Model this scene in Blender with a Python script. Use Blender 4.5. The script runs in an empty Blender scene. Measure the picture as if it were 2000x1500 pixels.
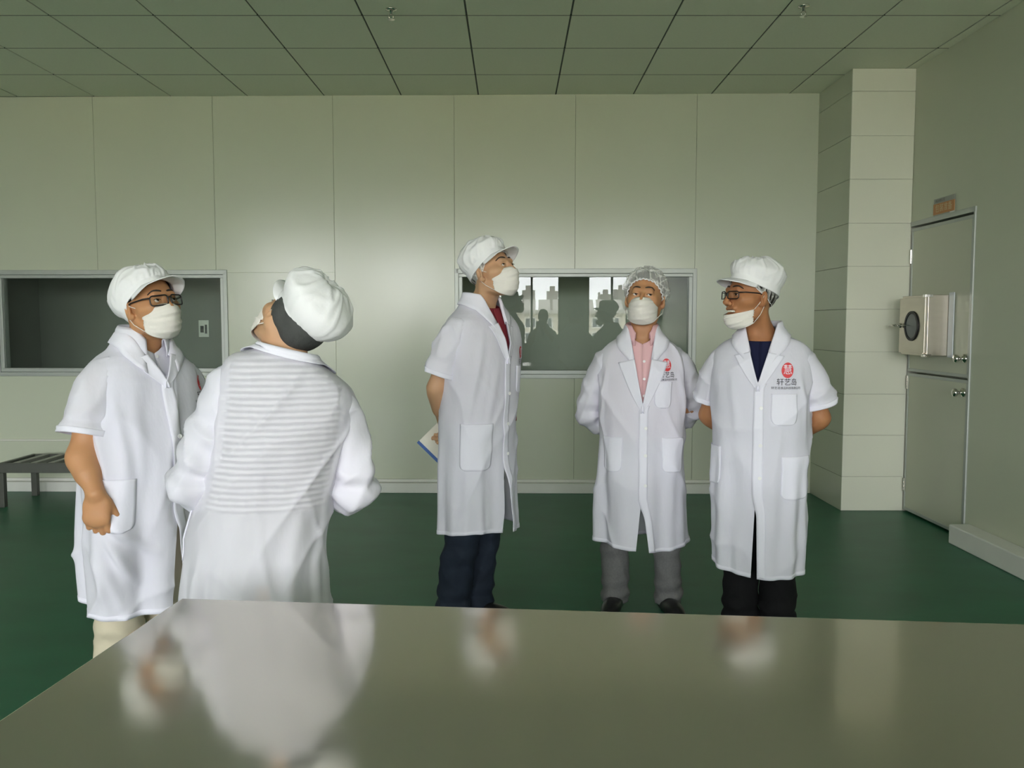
import bpy, bmesh, math, random
import numpy as np
from mathutils import Vector, Matrix
from mathutils.bvhtree import BVHTree

random.seed(7)
SC = bpy.context.scene
COL = SC.collection
R = math.radians

# ------------------------------------------------------------------ camera, sky, light, exposure
cam_data = bpy.data.cameras.new('camera')
cam_data.sensor_width = 36.0
cam_data.lens = 1675 / 2000 * 36.0
cam_data.clip_start = 0.02
cam_data.clip_end = 3000
cam = bpy.data.objects.new('camera', cam_data)
cam.location = (0, 0, 1.42)
cam.rotation_euler = (R(90 - 4.03), 0, 0)
COL.objects.link(cam)
SC.camera = cam

world = bpy.data.worlds.new('overcast_sky')
SC.world = world
world.use_nodes = True
world.node_tree.nodes['Background'].inputs[0].default_value = (0.975, 0.98, 1.0, 1)
world.node_tree.nodes['Background'].inputs[1].default_value = 20.0

SC.view_settings.view_transform = 'Standard'
SC.view_settings.look = 'None'
SC.view_settings.gamma = 1.0
SC.view_settings.use_curve_mapping = False
SC.view_settings.exposure = 0.0

HC = 3.288            # ceiling height
YB = 7.12             # back wall
XR = 2.97             # right wall
XL = -6.6             # left wall
YR = -5.3             # window wall behind the camera
SILL, HEAD = 0.92, 3.08
WINX = [(-6.3, -4.4), (-3.77, -1.87), (-1.25, 0.67), (1.28, 2.93)]

for a, b in WINX:     # daylight portals in the real window openings
    ld = bpy.data.lights.new('window_daylight_portal', 'AREA')
    ld.shape = 'RECTANGLE'
    ld.size = b - a
    ld.size_y = HEAD - SILL
    ld.cycles.is_portal = True
    lo = bpy.data.objects.new('window_daylight_portal', ld)
    lo.location = ((a + b) / 2, YR - 0.02, (SILL + HEAD) / 2)
    lo.rotation_euler = (R(90), 0, 0)      # faces +Y, into the room

    COL.objects.link(lo)

# ------------------------------------------------------------------ materials
MATS = {}
def new_mat(name):
    m = bpy.data.materials.new(name)
    m.use_nodes = True
    MATS[name] = m
    nt = m.node_tree
    return m, nt, nt.nodes['Principled BSDF']

def pm(name, col, rough=0.5, metal=0.0, spec=0.5, noise=None, bump=None, coord='Object', sss=0.0, sheen=0.0):
    """procedural principled material; noise=(scale, amount[, stretch]) varies the colour, bump=(scale, strength[, stretch])"""
    m, nt, p = new_mat(name)
    p.inputs['Base Color'].default_value = (*col, 1)
    p.inputs['Roughness'].default_value = rough
    p.inputs['Metallic'].default_value = metal
    p.inputs['Specular IOR Level'].default_value = spec
    if sss:
        p.inputs['Subsurface Weight'].default_value = sss
        p.inputs['Subsurface Radius'].default_value = (0.012, 0.005, 0.003)
        p.inputs['Subsurface Scale'].default_value = 1.0
    if sheen:
        p.inputs['Sheen Weight'].default_value = sheen
    tc = nt.nodes.new('ShaderNodeTexCoord')
    def tex(scale, stretch, detail):
        mp = nt.nodes.new('ShaderNodeMapping')
        mp.inputs['Scale'].default_value = stretch
        nt.links.new(tc.outputs[coord], mp.inputs[0])
        n = nt.nodes.new('ShaderNodeTexNoise')
        n.inputs['Scale'].default_value = scale
        n.inputs['Detail'].default_value = detail
        nt.links.new(mp.outputs[0], n.inputs['Vector'])
        return n
    if noise:
        n = tex(noise[0], noise[2] if len(noise) > 2 else (1, 1, 1), 5)
        mx = nt.nodes.new('ShaderNodeMix')
        mx.data_type = 'RGBA'
        k = noise[1]
        mx.inputs[6].default_value = (*[c * (1 - k) for c in col], 1)
        mx.inputs[7].default_value = (*[min(1, c * (1 + k)) for c in col], 1)
        nt.links.new(n.outputs[0], mx.inputs[0])
        nt.links.new(mx.outputs[2], p.inputs['Base Color'])
    if bump:
        n = tex(bump[0], bump[2] if len(bump) > 2 else (1, 1, 1), 4)
        b = nt.nodes.new('ShaderNodeBump')
        b.inputs['Strength'].default_value = bump[1]
        b.inputs['Distance'].default_value = 0.01
        nt.links.new(n.outputs[0], b.inputs['Height'])
        nt.links.new(b.outputs[0], p.inputs['Normal'])
    return m

def see_through(m, fac, glow=0.22):
    """thin cloth: part of the light passes straight through, part is scattered to the other side"""
    nt = m.node_tree
    out = nt.nodes['Material Output']
    p = nt.nodes['Principled BSDF']
    tl = nt.nodes.new('ShaderNodeBsdfTranslucent')
    tl.inputs[0].default_value = p.inputs['Base Color'].default_value
    m1 = nt.nodes.new('ShaderNodeMixShader')
    m1.inputs[0].default_value = glow
    t = nt.nodes.new('ShaderNodeBsdfTransparent')
    mx = nt.nodes.new('ShaderNodeMixShader')
    mx.inputs[0].default_value = fac
    nt.links.new(p.outputs[0], m1.inputs[1])
    nt.links.new(tl.outputs[0], m1.inputs[2])
    nt.links.new(m1.outputs[0], mx.inputs[1])
    nt.links.new(t.outputs[0], mx.inputs[2])
    nt.links.new(mx.outputs[0], out.inputs[0])
    return m

def glass_mat(name, ior, tint):
    m = bpy.data.materials.new(name)
    m.use_nodes = True
    nt = m.node_tree
    nt.nodes.remove(nt.nodes['Principled BSDF'])
    out = nt.nodes['Material Output']
    fr = nt.nodes.new('ShaderNodeFresnel')
    fr.inputs[0].default_value = ior
    t = nt.nodes.new('ShaderNodeBsdfTransparent')
    t.inputs[0].default_value = (*tint, 1)
    g = nt.nodes.new('ShaderNodeBsdfGlossy')
    g.inputs['Roughness'].default_value = 0.0
    mx = nt.nodes.new('ShaderNodeMixShader')
    nt.links.new(fr.outputs[0], mx.inputs[0])
    nt.links.new(t.outputs[0], mx.inputs[1])
    nt.links.new(g.outputs[0], mx.inputs[2])
    nt.links.new(mx.outputs[0], out.inputs[0])
    MATS[name] = m
    return m

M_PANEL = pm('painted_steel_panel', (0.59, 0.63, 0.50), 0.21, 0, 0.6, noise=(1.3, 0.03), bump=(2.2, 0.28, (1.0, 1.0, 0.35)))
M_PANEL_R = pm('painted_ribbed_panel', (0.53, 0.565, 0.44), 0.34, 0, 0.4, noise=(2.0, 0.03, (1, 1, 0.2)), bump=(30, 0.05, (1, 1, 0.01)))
M_WALL = pm('plaster_wall', (0.50, 0.51, 0.46), 0.8, noise=(2, 0.05))
M_TILE_C = pm('ceiling_tile_board', (0.84, 0.87, 0.72), 0.9, 0, 0.2, noise=(60, 0.04))
M_TBAR = pm('ceiling_grid_bar', (0.10, 0.11, 0.09), 0.6, 0, 0.3)
M_FLOOR = pm('green_epoxy_floor', (0.022, 0.135, 0.070), 0.40, 0, 0.35, noise=(2.2, 0.28, (1, 2.0, 1)), bump=(14, 0.04))
M_COLTILE = pm('white_wall_tile', (0.80, 0.81, 0.68), 0.32, 0, 0.5, noise=(3, 0.02))
M_GROUT = pm('tile_grout', (0.55, 0.55, 0.48), 0.9)
M_CURB = pm('white_painted_curb', (0.74, 0.75, 0.70), 0.5, noise=(8, 0.06))
M_ALU = pm('aluminium_profile', (0.46, 0.49, 0.46), 0.42, 0.4, noise=(20, 0.05))
M_STEEL = pm('stainless_sheet', (0.56, 0.52, 0.44), 0.28, 1.0, noise=(6, 0.10, (1, 1, 4)), bump=(160, 0.03, (1, 1, 0.05)))
M_CHROME = pm('polished_steel', (0.72, 0.70, 0.66), 0.12, 1.0)
M_RUBBER = pm('black_rubber', (0.015, 0.015, 0.016), 0.5)
M_DOOR = pm('painted_door_leaf', (0.56, 0.58, 0.46), 0.36, 0, 0.4, noise=(2, 0.03))
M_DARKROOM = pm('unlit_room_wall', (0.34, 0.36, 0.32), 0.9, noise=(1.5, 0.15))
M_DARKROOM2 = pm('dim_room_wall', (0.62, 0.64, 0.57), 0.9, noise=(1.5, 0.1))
M_WHITE = pm('white_plastic', (0.78, 0.78, 0.74), 0.45)
M_PVC = pm('cream_conduit', (0.70, 0.70, 0.62), 0.5)
M_BENCH = pm('grey_painted_steel', (0.10, 0.105, 0.09), 0.45, 0.3, noise=(12, 0.2))
M_GLASS = glass_mat('window_glass', 1.42, (0.90, 0.94, 0.91))
M_LENS = glass_mat('spectacle_lens', 1.45, (0.96, 0.97, 0.96))
M_PORTHOLE = pm('porthole_glass', (0.10, 0.12, 0.12), 0.08, 0, 0.6)

# brushed stainless table top with smudges
M_TABLE, nt_, p_ = new_mat('brushed_stainless_table')
p_.inputs['Metallic'].default_value = 1.0
p_.inputs['Base Color'].default_value = (0.66, 0.63, 0.565, 1)
tc_ = nt_.nodes.new('ShaderNodeTexCoord')
mp_ = nt_.nodes.new('ShaderNodeMapping'); mp_.inputs['Scale'].default_value = (1.2, 9.0, 1)
nt_.links.new(tc_.outputs['Object'], mp_.inputs[0])
n1_ = nt_.nodes.new('ShaderNodeTexNoise'); n1_.inputs['Scale'].default_value = 3.0; n1_.inputs['Detail'].default_value = 8
nt_.links.new(mp_.outputs[0], n1_.inputs['Vector'])
rr_ = nt_.nodes.new('ShaderNodeMapRange')
rr_.inputs[1].default_value = 0.3; rr_.inputs[2].default_value = 0.75
rr_.inputs[3].default_value = 0.085; rr_.inputs[4].default_value = 0.135
nt_.links.new(n1_.outputs[0], rr_.inputs[0])
nt_.links.new(rr_.outputs[0], p_.inputs['Roughness'])
n2_ = nt_.nodes.new('ShaderNodeTexNoise'); n2_.inputs['Scale'].default_value = 7; n2_.inputs['Detail'].default_value = 6
nt_.links.new(tc_.outputs['Object'], n2_.inputs['Vector'])
bm_ = nt_.nodes.new('ShaderNodeBump'); bm_.inputs['Strength'].default_value = 0.012; bm_.inputs['Distance'].default_value = 0.01
nt_.links.new(n2_.outputs[0], bm_.inputs['Height']); nt_.links.new(bm_.outputs[0], p_.inputs['Normal'])

g_ = nt_.nodes.new('ShaderNodeBsdfGlossy'); g_.inputs['Roughness'].default_value = 0.55; g_.inputs['Color'].default_value = (0.70, 0.675, 0.61, 1)
mx_ = nt_.nodes.new('ShaderNodeMixShader'); mx_.inputs[0].default_value = 0.28
nt_.links.new(p_.outputs[0], mx_.inputs[1]); nt_.links.new(g_.outputs[0], mx_.inputs[2])
nt_.links.new(mx_.outputs[0], nt_.nodes['Material Output'].inputs[0])

# ------------------------------------------------------------------ object helpers
def link(o, parent=None):
    COL.objects.link(o)
    if parent is not None:
        o.parent = parent
    return o

def tag(o, label=None, cat=None, group=None, kind=None):
    if label: o['label'] = label
    if cat: o['category'] = cat
    if group: o['group'] = group
    if kind: o['kind'] = kind
    return o

def empty(name, loc=(0, 0, 0), rz=0.0, parent=None):
    o = bpy.data.objects.new(name, None)
    o.empty_display_size = 0.1
    o.location = loc
    o.rotation_euler = (0, 0, rz)
    return link(o, parent)

def mesh_np(name, V, F, mat, parent=None, smooth=True):
    """V (n,3) array, F (m,3|4) int array or list of faces -> one mesh object"""
    me = bpy.data.meshes.new(name)
    V = np.asarray(V, dtype=np.float32)
    if isinstance(F, np.ndarray):
        k = F.shape[1]
        me.vertices.add(len(V)); me.vertices.foreach_set('co', V.ravel())
        me.loops.add(F.size); me.loops.foreach_set('vertex_index', F.astype(np.int32).ravel())
        me.polygons.add(len(F)); me.polygons.foreach_set('loop_start', np.arange(0, F.size, k, dtype=np.int32))
        me.update(calc_edges=True); me.validate()
    else:
        me.from_pydata([tuple(map(float, v)) for v in V], [], [list(map(int, f)) for f in F])
        me.update()
    if smooth:
        me.polygons.foreach_set('use_smooth', [True] * len(me.polygons))
    me.materials.append(mat)
    return link(bpy.data.objects.new(name, me), parent)

def solidify(o, th, off=-1.0):
    md = o.modifiers.new('cloth_thickness', 'SOLIDIFY')
    md.thickness = th
    md.offset = off
    return o

def bevel(o, w, seg=2):
    md = o.modifiers.new('edge', 'BEVEL')
    md.width = w
    md.segments = seg
    md.limit_method = 'ANGLE'
    return o

class MB:
    """collects boxes, cylinders and tubes into one mesh"""
    def __init__(self):
        self.v = []; self.f = []
    def raw(self, v, f):
        n = len(self.v)
        self.v += [tuple(p) for p in v]
        self.f += [[n + i for i in q] for q in f]
        return self
    def box(self, x0, x1, y0, y1, z0, z1):
        return self.raw([(x0, y0, z0), (x1, y0, z0), (x1, y1, z0), (x0, y1, z0), (x0, y0, z1), (x1, y0, z1), (x1, y1, z1), (x0, y1, z1)],
                        [(0, 3, 2, 1), (4, 5, 6, 7), (0, 1, 5, 4), (1, 2, 6, 5), (2, 3, 7, 6), (3, 0, 4, 7)])
    def lathe(self, prof, n=20, M=None):
        """profile [(r, h)] turned about local z, mapped by matrix M"""
        M = M or Matrix()
        v = []; f = []
        for r, h in prof:
            for i in range(n):
                a = 2 * math.pi * i / n
                v.append(M @ Vector((r * math.cos(a), r * math.sin(a), h)))
        for k in range(len(prof) - 1):
            for i in range(n):
                j = (i + 1) % n
                f.append((k * n + i, k * n + j, (k + 1) * n + j, (k + 1) * n + i))
        f.append(tuple(range(n - 1, -1, -1)))
        f.append(tuple((len(prof) - 1) * n + i for i in range(n)))
        return self.raw(v, f)
    def tube(self, pts, r, n=8, closed=False):
        pts = [Vector(p) for p in pts]
        m = len(pts); v = []; f = []
        up = None
        for i, p in enumerate(pts):
            if closed:
                t = (pts[(i + 1) % m] - pts[i - 1]).normalized()
            else:
                t = (pts[min(i + 1, m - 1)] - pts[max(i - 1, 0)]).normalized()
            if up is None:
                up = Vector((0, 0, 1)) if abs(t.z) < 0.9 else Vector((1, 0, 0))
            s = t.cross(up).normalized(); up = s.cross(t).normalized()
            rr = r[i] if isinstance(r, (list, tuple)) else r
            for k in range(n):
                a = 2 * math.pi * k / n
                v.append(p + s * (rr * math.cos(a)) + up * (rr * math.sin(a)))
        rng = m if closed else m - 1
        for i in range(rng):
            for k in range(n):
                a, b = i * n + k, i * n + (k + 1) % n
                c, d = ((i + 1) % m) * n + (k + 1) % n, ((i + 1) % m) * n + k
                f.append((a, b, c, d))
        if not closed:
            f.append(tuple(range(n - 1, -1, -1)))
            f.append(tuple((m - 1) * n + k for k in range(n)))
        return self.raw(v, f)
    def build(self, name, mat, parent=None, smooth=False, bev=None):
        o = mesh_np(name, np.array(self.v), self.f, mat, parent, smooth)
        if bev: bevel(o, bev)
        return o

def struct(o):
    o['kind'] = 'structure'
    return o

# ------------------------------------------------------------------ the room
floor = struct(MB().box(XL - 0.2, XR + 0.2, YR - 0.2, YB + 0.6, -0.12, 0.0).build('floor', M_FLOOR))

# ceiling: slab with the grid bars under it, boards laid in the grid
ceiling = struct(MB().box(XL - 0.2, XR + 0.2, YR - 0.2, YB + 0.9, HC + 0.035, HC + 0.2).build('ceiling', M_TBAR))
gx0, gdx = 0.358, 0.634
gy = [7.844 - 0.622 * k for k in range(0, 22)]
tile_me = None
gxs = [gx0 + gdx * k for k in range(-11, 6)]
for i, x in enumerate(gxs[:-1]):
    x1 = min(gxs[i + 1], XR + 0.02)
    for j, y in enumerate(gy[:-1]):
        w, d = x1 - x, y - gy[j + 1]
        full = abs(w - gdx) < 1e-4
        if full and tile_me:
            o = link(bpy.data.objects.new('ceiling_tile', tile_me), ceiling)
            o.location = (x, gy[j + 1], HC)
        else:
            o = MB().box(0.006, w - 0.006, 0.004, d - 0.004, 0.0, 0.014).build('ceiling_tile', M_TILE_C, ceiling)
            o.location = (x, gy[j + 1], HC)
            if full: tile_me = o.data
tb = MB()
for x in gxs:
    tb.box(x - 0.012, x + 0.012, YR, YB + 0.2, HC + 0.006, HC + 0.03)
tb.build('grid_bar', M_TBAR, ceiling)
tb = MB()
for y in gy:
    tb.box(XL, XR, y - 0.0035, y + 0.0035, HC - 0.0006, HC + 0.028)
tb.build('cross_bar', pm('cross_bar_grey', (0.07, 0.075, 0.06), 0.7), ceiling)

# back wall: a run of sandwich panels, slightly out of square, with two window openings
BWR = -R(1.0)
bw = empty('wall_back', (2.5, YB, 0), BWR)
struct(bw)
bx = lambda x: x - 2.5                       # wall-local x from room x
WINS = [(-4.33, -2.40, 1.0, 1.845), (-0.455, 1.506, 0.985, 1.852)]
seams = [2.62, 1.51, 0.52, -0.476, -1.475, -2.47, -3.465, -4.46, -5.455, -6.45, -6.95]
def panel(xa, xb, za, zb):
    g = 0.0008
    o = MB().box(xa + g, xb - g, 0.0, 0.10, za, zb).build('wall_panel', M_PANEL, bw)
    bevel(o, 0.0015, 1)
for i in range(len(seams) - 1):
    xb, xa = bx(seams[i]), bx(seams[i + 1])
    cuts = [(bx(w[0]), bx(w[1]), w[2], w[3]) for w in WINS if bx(w[0]) < xb - 0.05 and bx(w[1]) > xa + 0.05]
    if not cuts:
        panel(xa, xb, 0.0, HC)
    else:
        wa, wb, za, zb = cuts[0]
        panel(xa, xb, 0.0, za)
        panel(xa, xb, zb, HC)
        if wa > xa + 0.02: panel(xa, wa, za, zb)
        if wb < xb - 0.02: panel(wb, xb, za, zb)
MB().box(bx(XL), bx(2.6), 0.103, 0.106, 0.0, 0.98).box(bx(XL), bx(2.6), 0.103, 0.106, 1.86, HC + 0.1).build('panel_core', M_WALL, bw)

def window(idx, w, mat_frame=M_ALU):
    x0, x1, z0, z1 = bx(w[0]), bx(w[1]), w[2], w[3]
    e = empty('window_%d' % idx, (2.5, YB, 0), BWR)
    struct(e)
    fr = MB()
    o, i, y0, y1 = 0.022, 0.026, -0.022, 0.1
    fr.box(x0 - 0.012, x1 + 0.012, y0 + 0.008, 0.0, z1 - 0.018, z1 + o)        # trim on the wall face
    fr.box(x0 - 0.012, x1 + 0.012, y0 + 0.008, 0.0, z0 - o, z0 + 0.012)
    fr.box(x0 - o, x0 + 0.012, y0 + 0.008, 0.0, z0 - o, z1 + o)
    fr.box(x1 - 0.012, x1 + o, y0 + 0.008, 0.0, z0 - o, z1 + o)
    fr.build('window_trim', mat_frame, e, bev=0.003)
    f2 = MB()
    f2.box(x0 + .002, x1 - .002, 0.002, 0.09, z1 - 0.045, z1 - 0.0185).box(x0 + .002, x1 - .002, 0.002, 0.09, z0 + 0.0125, z0 + 0.045)
    f2.box(x0 + .002, x0 + 0.04, 0.002, 0.09, z0 + 0.045, z1 - 0.045).box(x1 - 0.04, x1 - .002, 0.002, 0.09, z0 + 0.045, z1 - 0.045)
    f2.build('window_frame', mat_frame, e, bev=0.002)
    MB().box(x0 + 0.04, x1 - 0.04, 0.030, 0.036, z0 + 0.045, z1 - 0.045).build('pane', M_GLASS, e)
    return e
for k, w in enumerate(WINS):
    window(k + 1, w)
# the unlit rooms beyond the two windows
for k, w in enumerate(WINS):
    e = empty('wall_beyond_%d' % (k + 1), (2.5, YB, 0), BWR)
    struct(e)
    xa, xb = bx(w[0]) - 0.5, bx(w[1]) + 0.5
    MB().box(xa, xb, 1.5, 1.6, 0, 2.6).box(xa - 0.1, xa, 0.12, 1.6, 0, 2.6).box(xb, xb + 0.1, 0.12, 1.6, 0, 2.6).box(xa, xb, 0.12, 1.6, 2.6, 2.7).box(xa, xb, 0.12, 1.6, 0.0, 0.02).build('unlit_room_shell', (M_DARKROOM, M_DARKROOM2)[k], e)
nb = empty('notice_sheet', (1.30, 8.1, 1.5))
tag(nb, 'pale paper notice inside the dark room behind the right-hand window', 'notice')
MB().box(-0.11, 0.11, 0, 0.004, 0, 0.17).build('paper', M_WHITE, nb)
MB().box(-0.05, -0.035, -0.002, 0, 0.05, 0.12).box(-0.01, 0.06, -0.002, 0, 0.11, 0.12).box(0.0, 0.015, -0.002, 0, 0.04, 0.1).build('print', M_RUBBER, nb)

# low curb along the foot of the back wall, with a step on top
nb = empty('label_sheet', (-2.78, 7.75, 1.30))
tag(nb, 'small white printed sheet standing inside the left-hand window', 'notice')
MB().box(-0.045, 0.045, 0, 0.004, 0, 0.15).build('paper', M_WHITE, nb)
MB().box(-0.03, 0.0, -0.002, 0, 0.04, 0.10).box(0.01, 0.03, -0.002, 0, 0.03, 0.11).build('print', M_RUBBER, nb)
bb = struct(MB().box(bx(XL), bx(2.44), -0.06, 0.0, 0.0, 0.085).box(bx(XL), bx(2.44), -0.022, 0.0, 0.085, 0.112).build('baseboard_back', M_CURB, bev=0.006))
bb.location = (2.5, YB, 0); bb.rotation_euler = (0, 0, BWR)
cd = MB().box(bx(-6.4), bx(-3.32), -0.016, -0.0005, 0.425, 0.442).build('cable_conduit', M_PVC, bev=0.004)
cd.location = (2.5, YB, 0); cd.rotation_euler = (0, 0, BWR)
tag(cd, 'thin cream cable conduit running along the back wall above the bench', 'conduit')

# right-hand column clad with large tiles
colm = struct(MB().box(2.51, XR + 0.1, 6.448, YB + 0.1, 0, HC).build('wall_column', M_GROUT))
jz = [0.0, 0.262, 0.578, 0.89, 1.208, 1.527, 1.846, 2.164, 2.486, 2.803, 3.124, HC]
for a, b in zip(jz[:-1], jz[1:]):
    bevel(MB().box(2.502, XR - 0.002, 6.44, 6.448, a + 0.0012, b - 0.0012).build('tile', M_COLTILE, colm), 0.0015, 1)
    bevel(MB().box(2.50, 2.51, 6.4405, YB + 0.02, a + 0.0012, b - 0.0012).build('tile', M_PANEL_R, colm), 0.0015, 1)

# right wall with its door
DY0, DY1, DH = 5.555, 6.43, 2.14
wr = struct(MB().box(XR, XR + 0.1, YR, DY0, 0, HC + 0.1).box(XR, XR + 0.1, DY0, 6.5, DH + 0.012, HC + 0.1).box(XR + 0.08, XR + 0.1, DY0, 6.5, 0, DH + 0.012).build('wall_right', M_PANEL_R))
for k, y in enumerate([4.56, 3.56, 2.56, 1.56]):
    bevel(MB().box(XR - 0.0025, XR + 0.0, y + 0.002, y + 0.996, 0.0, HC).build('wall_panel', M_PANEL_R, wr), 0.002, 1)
door = struct(empty('door_1', (XR, DY1, 0)))
d = MB()
d.box(-0.012, 0.06, -0.89, -0.872, 0.0, DH + 0.01).box(-0.012, 0.06, -0.892, 0.0, DH - 0.005, DH + 0.03).build('door_frame', M_ALU, door, bev=0.003)
for nm, za, zb in (('upper_leaf', 1.066, DH - 0.02), ('lower_leaf', 0.018, 1.052)):
    lf = MB().box(0.0, 0.04, -0.865, -0.006, za, zb).build(nm, M_DOOR, door, bev=0.003)
    rim = MB()
    for (ya, yb, zc, zd) in ((-0.865, -0.006, za, za + 0.022), (-0.865, -0.006, zb - 0.022, zb), (-0.865, -0.843, za + .022, zb - .022), (-0.028, -0.006, za + .022, zb - .022)):
        rim.box(-0.004, 0.0, ya, yb, zc, zd)
    rim.build('edge_profile', M_ALU, lf, bev=0.0015)
    kz = za + 0.125 if nm == 'upper_leaf' else zb - 0.085
    Mx = Matrix.Translation((-0.002, -0.81, kz)) @ Matrix.Rotation(R(-90), 4, 'Y')
    MB().lathe([(0.030, 0.0), (0.031, 0.006), (0.024, 0.012), (0.011, 0.018), (0.011, 0.034), (0.018, 0.040), (0.026, 0.050), (0.028, 0.060), (0.024, 0.070), (0.012, 0.074)], 24, Mx).build('door_knob', M_CHROME, lf, smooth=True)
    for hz in ((za + 0.80,) if nm == 'upper_leaf' else (za + 0.14, zb - 0.12)):
        Mh = Matrix.Translation((-0.008, -0.004, hz))
        MB().lathe([(0.007, 0), (0.007, 0.032), (0.006, 0.033), (0.007, 0.034), (0.007, 0.066), (0.006, 0.067), (0.007, 0.068), (0.007, 0.10)], 10, Mh).box(-0.007, -0.004, -0.03, 0.0, hz, hz + 0.1).build('hinge', M_CHROME, lf)

# stainless pass box set in the upper leaf
px = empty('pass_box', (XR, 6.0, 1.2))
tag(px, 'stainless steel pass box with round porthole mounted on the upper door leaf', 'pass box')
MB().box(-0.15, -0.006, -0.165, 0.22, 0.0, 0.415).build('box_body', M_STEEL, px, bev=0.003)
pd = MB().box(-0.165, -0.151, -0.135, 0.225, 0.012, 0.40).build('box_door', M_STEEL, px, bev=0.003)
Mo = Matrix.Translation((-0.165, 0.03, 0.203)) @ Matrix.Rotation(R(-90), 4, 'Y')
MB().lathe([(0.086, 0), (0.086, 0.008), (0.104, 0.008), (0.104, 0.0)], 40, Mo).build('porthole_gasket', M_RUBBER, pd, smooth=False)
MB().lathe([(0.087, 0), (0.087, 0.004), (0.001, 0.0045)], 40, Mo).build('porthole_pane', M_PORTHOLE, pd)
hb = MB()
hb.box(-0.170, -0.152, -0.165, -0.137, 0.02, 0.40)
hb.build('hinge_strip', M_STEEL, px, bev=0.002)
for z in (0.398, -0.008):
    MB().box(-0.172, -0.12, -0.172, -0.13, z, z + 0.02).build('hinge_bracket', M_CHROME, px, bev=0.002)
lt = MB()
lt.tube([(-0.167, 0.19, 0.205), (-0.19, 0.195, 0.205), (-0.20, 0.205, 0.207)], 0.007, 8)
lt.tube([(-0.20, 0.205, 0.207), (-0.205, 0.25, 0.209), (-0.204, 0.30, 0.203)], [0.008, 0.006, 0.009], 8)
lt.tube([(-0.178, 0.18, 0.19), (-0.178, 0.18, 0.222)], 0.009, 8)
lt.tube([(-0.188, 0.195, 0.206), (-0.182, 0.08, 0.207)], 0.0035, 6)
lt.build('latch_handle', M_CHROME, pd, smooth=True)
fl = MB().box(-0.012, -0.0045, -0.235, -0.168, -0.01, 0.43).build('mounting_flange', pm('protective_film_strip', (0.66, 0.70, 0.74), 0.35), px, bev=0.002)

# orange name plate above the door
sg = empty('door_sign', (XR, 5.955, 2.160))
tag(sg, 'small orange and grey name plate on the wall above the door', 'sign')
M_SIGNG = pm('sign_grey', (0.30, 0.31, 0.28), 0.35, 0.3)
M_ORANGE = pm('sign_orange', (0.50, 0.21, 0.05), 0.4)
MB().box(-0.006, -0.003, -0.145, 0.145, -0.01, 0.128).build('plate', M_SIGNG, sg, bev=0.001)
MB().box(-0.0085, -0.006, -0.145, 0.145, 0.018, 0.092).build('orange_band', M_ORANGE, sg)
MB().box(-0.0085, -0.006, -0.145, -0.085, -0.01, 0.017).build('corner_tab', M_WHITE, sg)

def text_mesh(body, size):
    cu = bpy.data.curves.new('lettering', 'FONT')
    cu.body = body
    cu.size = size
    cu.align_x = 'CENTER'; cu.align_y = 'CENTER'
    o = bpy.data.objects.new('lettering', cu)
    COL.objects.link(o)
    bpy.context.view_layer.update()
    dg = bpy.context.evaluated_depsgraph_get()
    me = o.evaluated_get(dg).to_mesh()
    V = np.array([v.co[:] for v in me.vertices]).reshape(-1, 3)
    F = [tuple(p.vertices) for p in me.polygons]
    o.evaluated_get(dg).to_mesh_clear()
    bpy.data.objects.remove(o)
    bpy.data.curves.remove(cu)
    return V, F

V, F = text_mesh('包装准备', 0.058)
if len(V):
    P = np.stack([np.full(len(V), -0.0095), -V[:, 0] * 1.0, V[:, 1] * 1.0 + 0.055], 1)
    mesh_np('sign_characters', P, F, pm('sign_cream', (0.66, 0.56, 0.34), 0.5), sg, smooth=False)
V, F = text_mesh('食品有限公司', 0.022)
if len(V):
    P = np.stack([np.full(len(V), -0.0075), -V[:, 0] + 0.055, V[:, 1] + 0.109], 1)
    mesh_np('sign_header', P, F, M_RUBBER, sg, smooth=False)

cr = struct(MB().box(2.83, XR - 0.003, YR + 0.1, 5.48, 0.0, 0.125).build('baseboard_right', M_CURB, bev=0.008))

# left wall and the window wall behind the camera
struct(MB().box(XL - 0.1, XL, YR, YB + 0.5, 0, HC).build('wall_left', M_WALL))
wz = MB()
wz.box(XL - .1, XR + .1, YR - 0.2, YR, 0, SILL).box(XL - .1, XR + .1, YR - 0.2, YR, HEAD, HC + 0.1)
edges = [XL - .1] + [v for ab in WINX for v in ab] + [XR + .1]
for a, b in zip(edges[0::2], edges[1::2]):
    wz.box(a, b, YR - 0.2, YR, SILL, HEAD)
struct(wz.build('wall_rear', M_WALL))
M_DFRAME = pm('dark_window_frame', (0.05, 0.055, 0.055), 0.4, 0.3)
for k, (a, b) in enumerate(WINX):
    e = struct(empty('window_%d' % (k + 3), (0, YR - 0.1, 0)))
    f = MB()
    f.box(a, a + 0.05, -.03, .03, SILL, HEAD).box(b - 0.05, b, -.03, .03, SILL, HEAD).box(a, b, -.03, .03, SILL, SILL + 0.05).box(a, b, -.03, .03, HEAD - 0.05, HEAD)
    n = 3
    xs = [a + 0.05 + (b - a - 0.1) * i / n for i in range(n + 1)]
    for x in xs[1:-1]:
        f.box(x - 0.025, x + 0.025, -.03, .03, SILL + 0.05, HEAD - 0.05)
    f.build('window_frame', M_DFRAME, e)
    for i in range(n):
        MB().box(xs[i], xs[i + 1], -0.003, 0.003, SILL + .05, HEAD - .05).build('pane', MATS.get('clear_glass') or glass_mat('clear_glass', 1.15, (1, 1, 1)), e)

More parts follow.
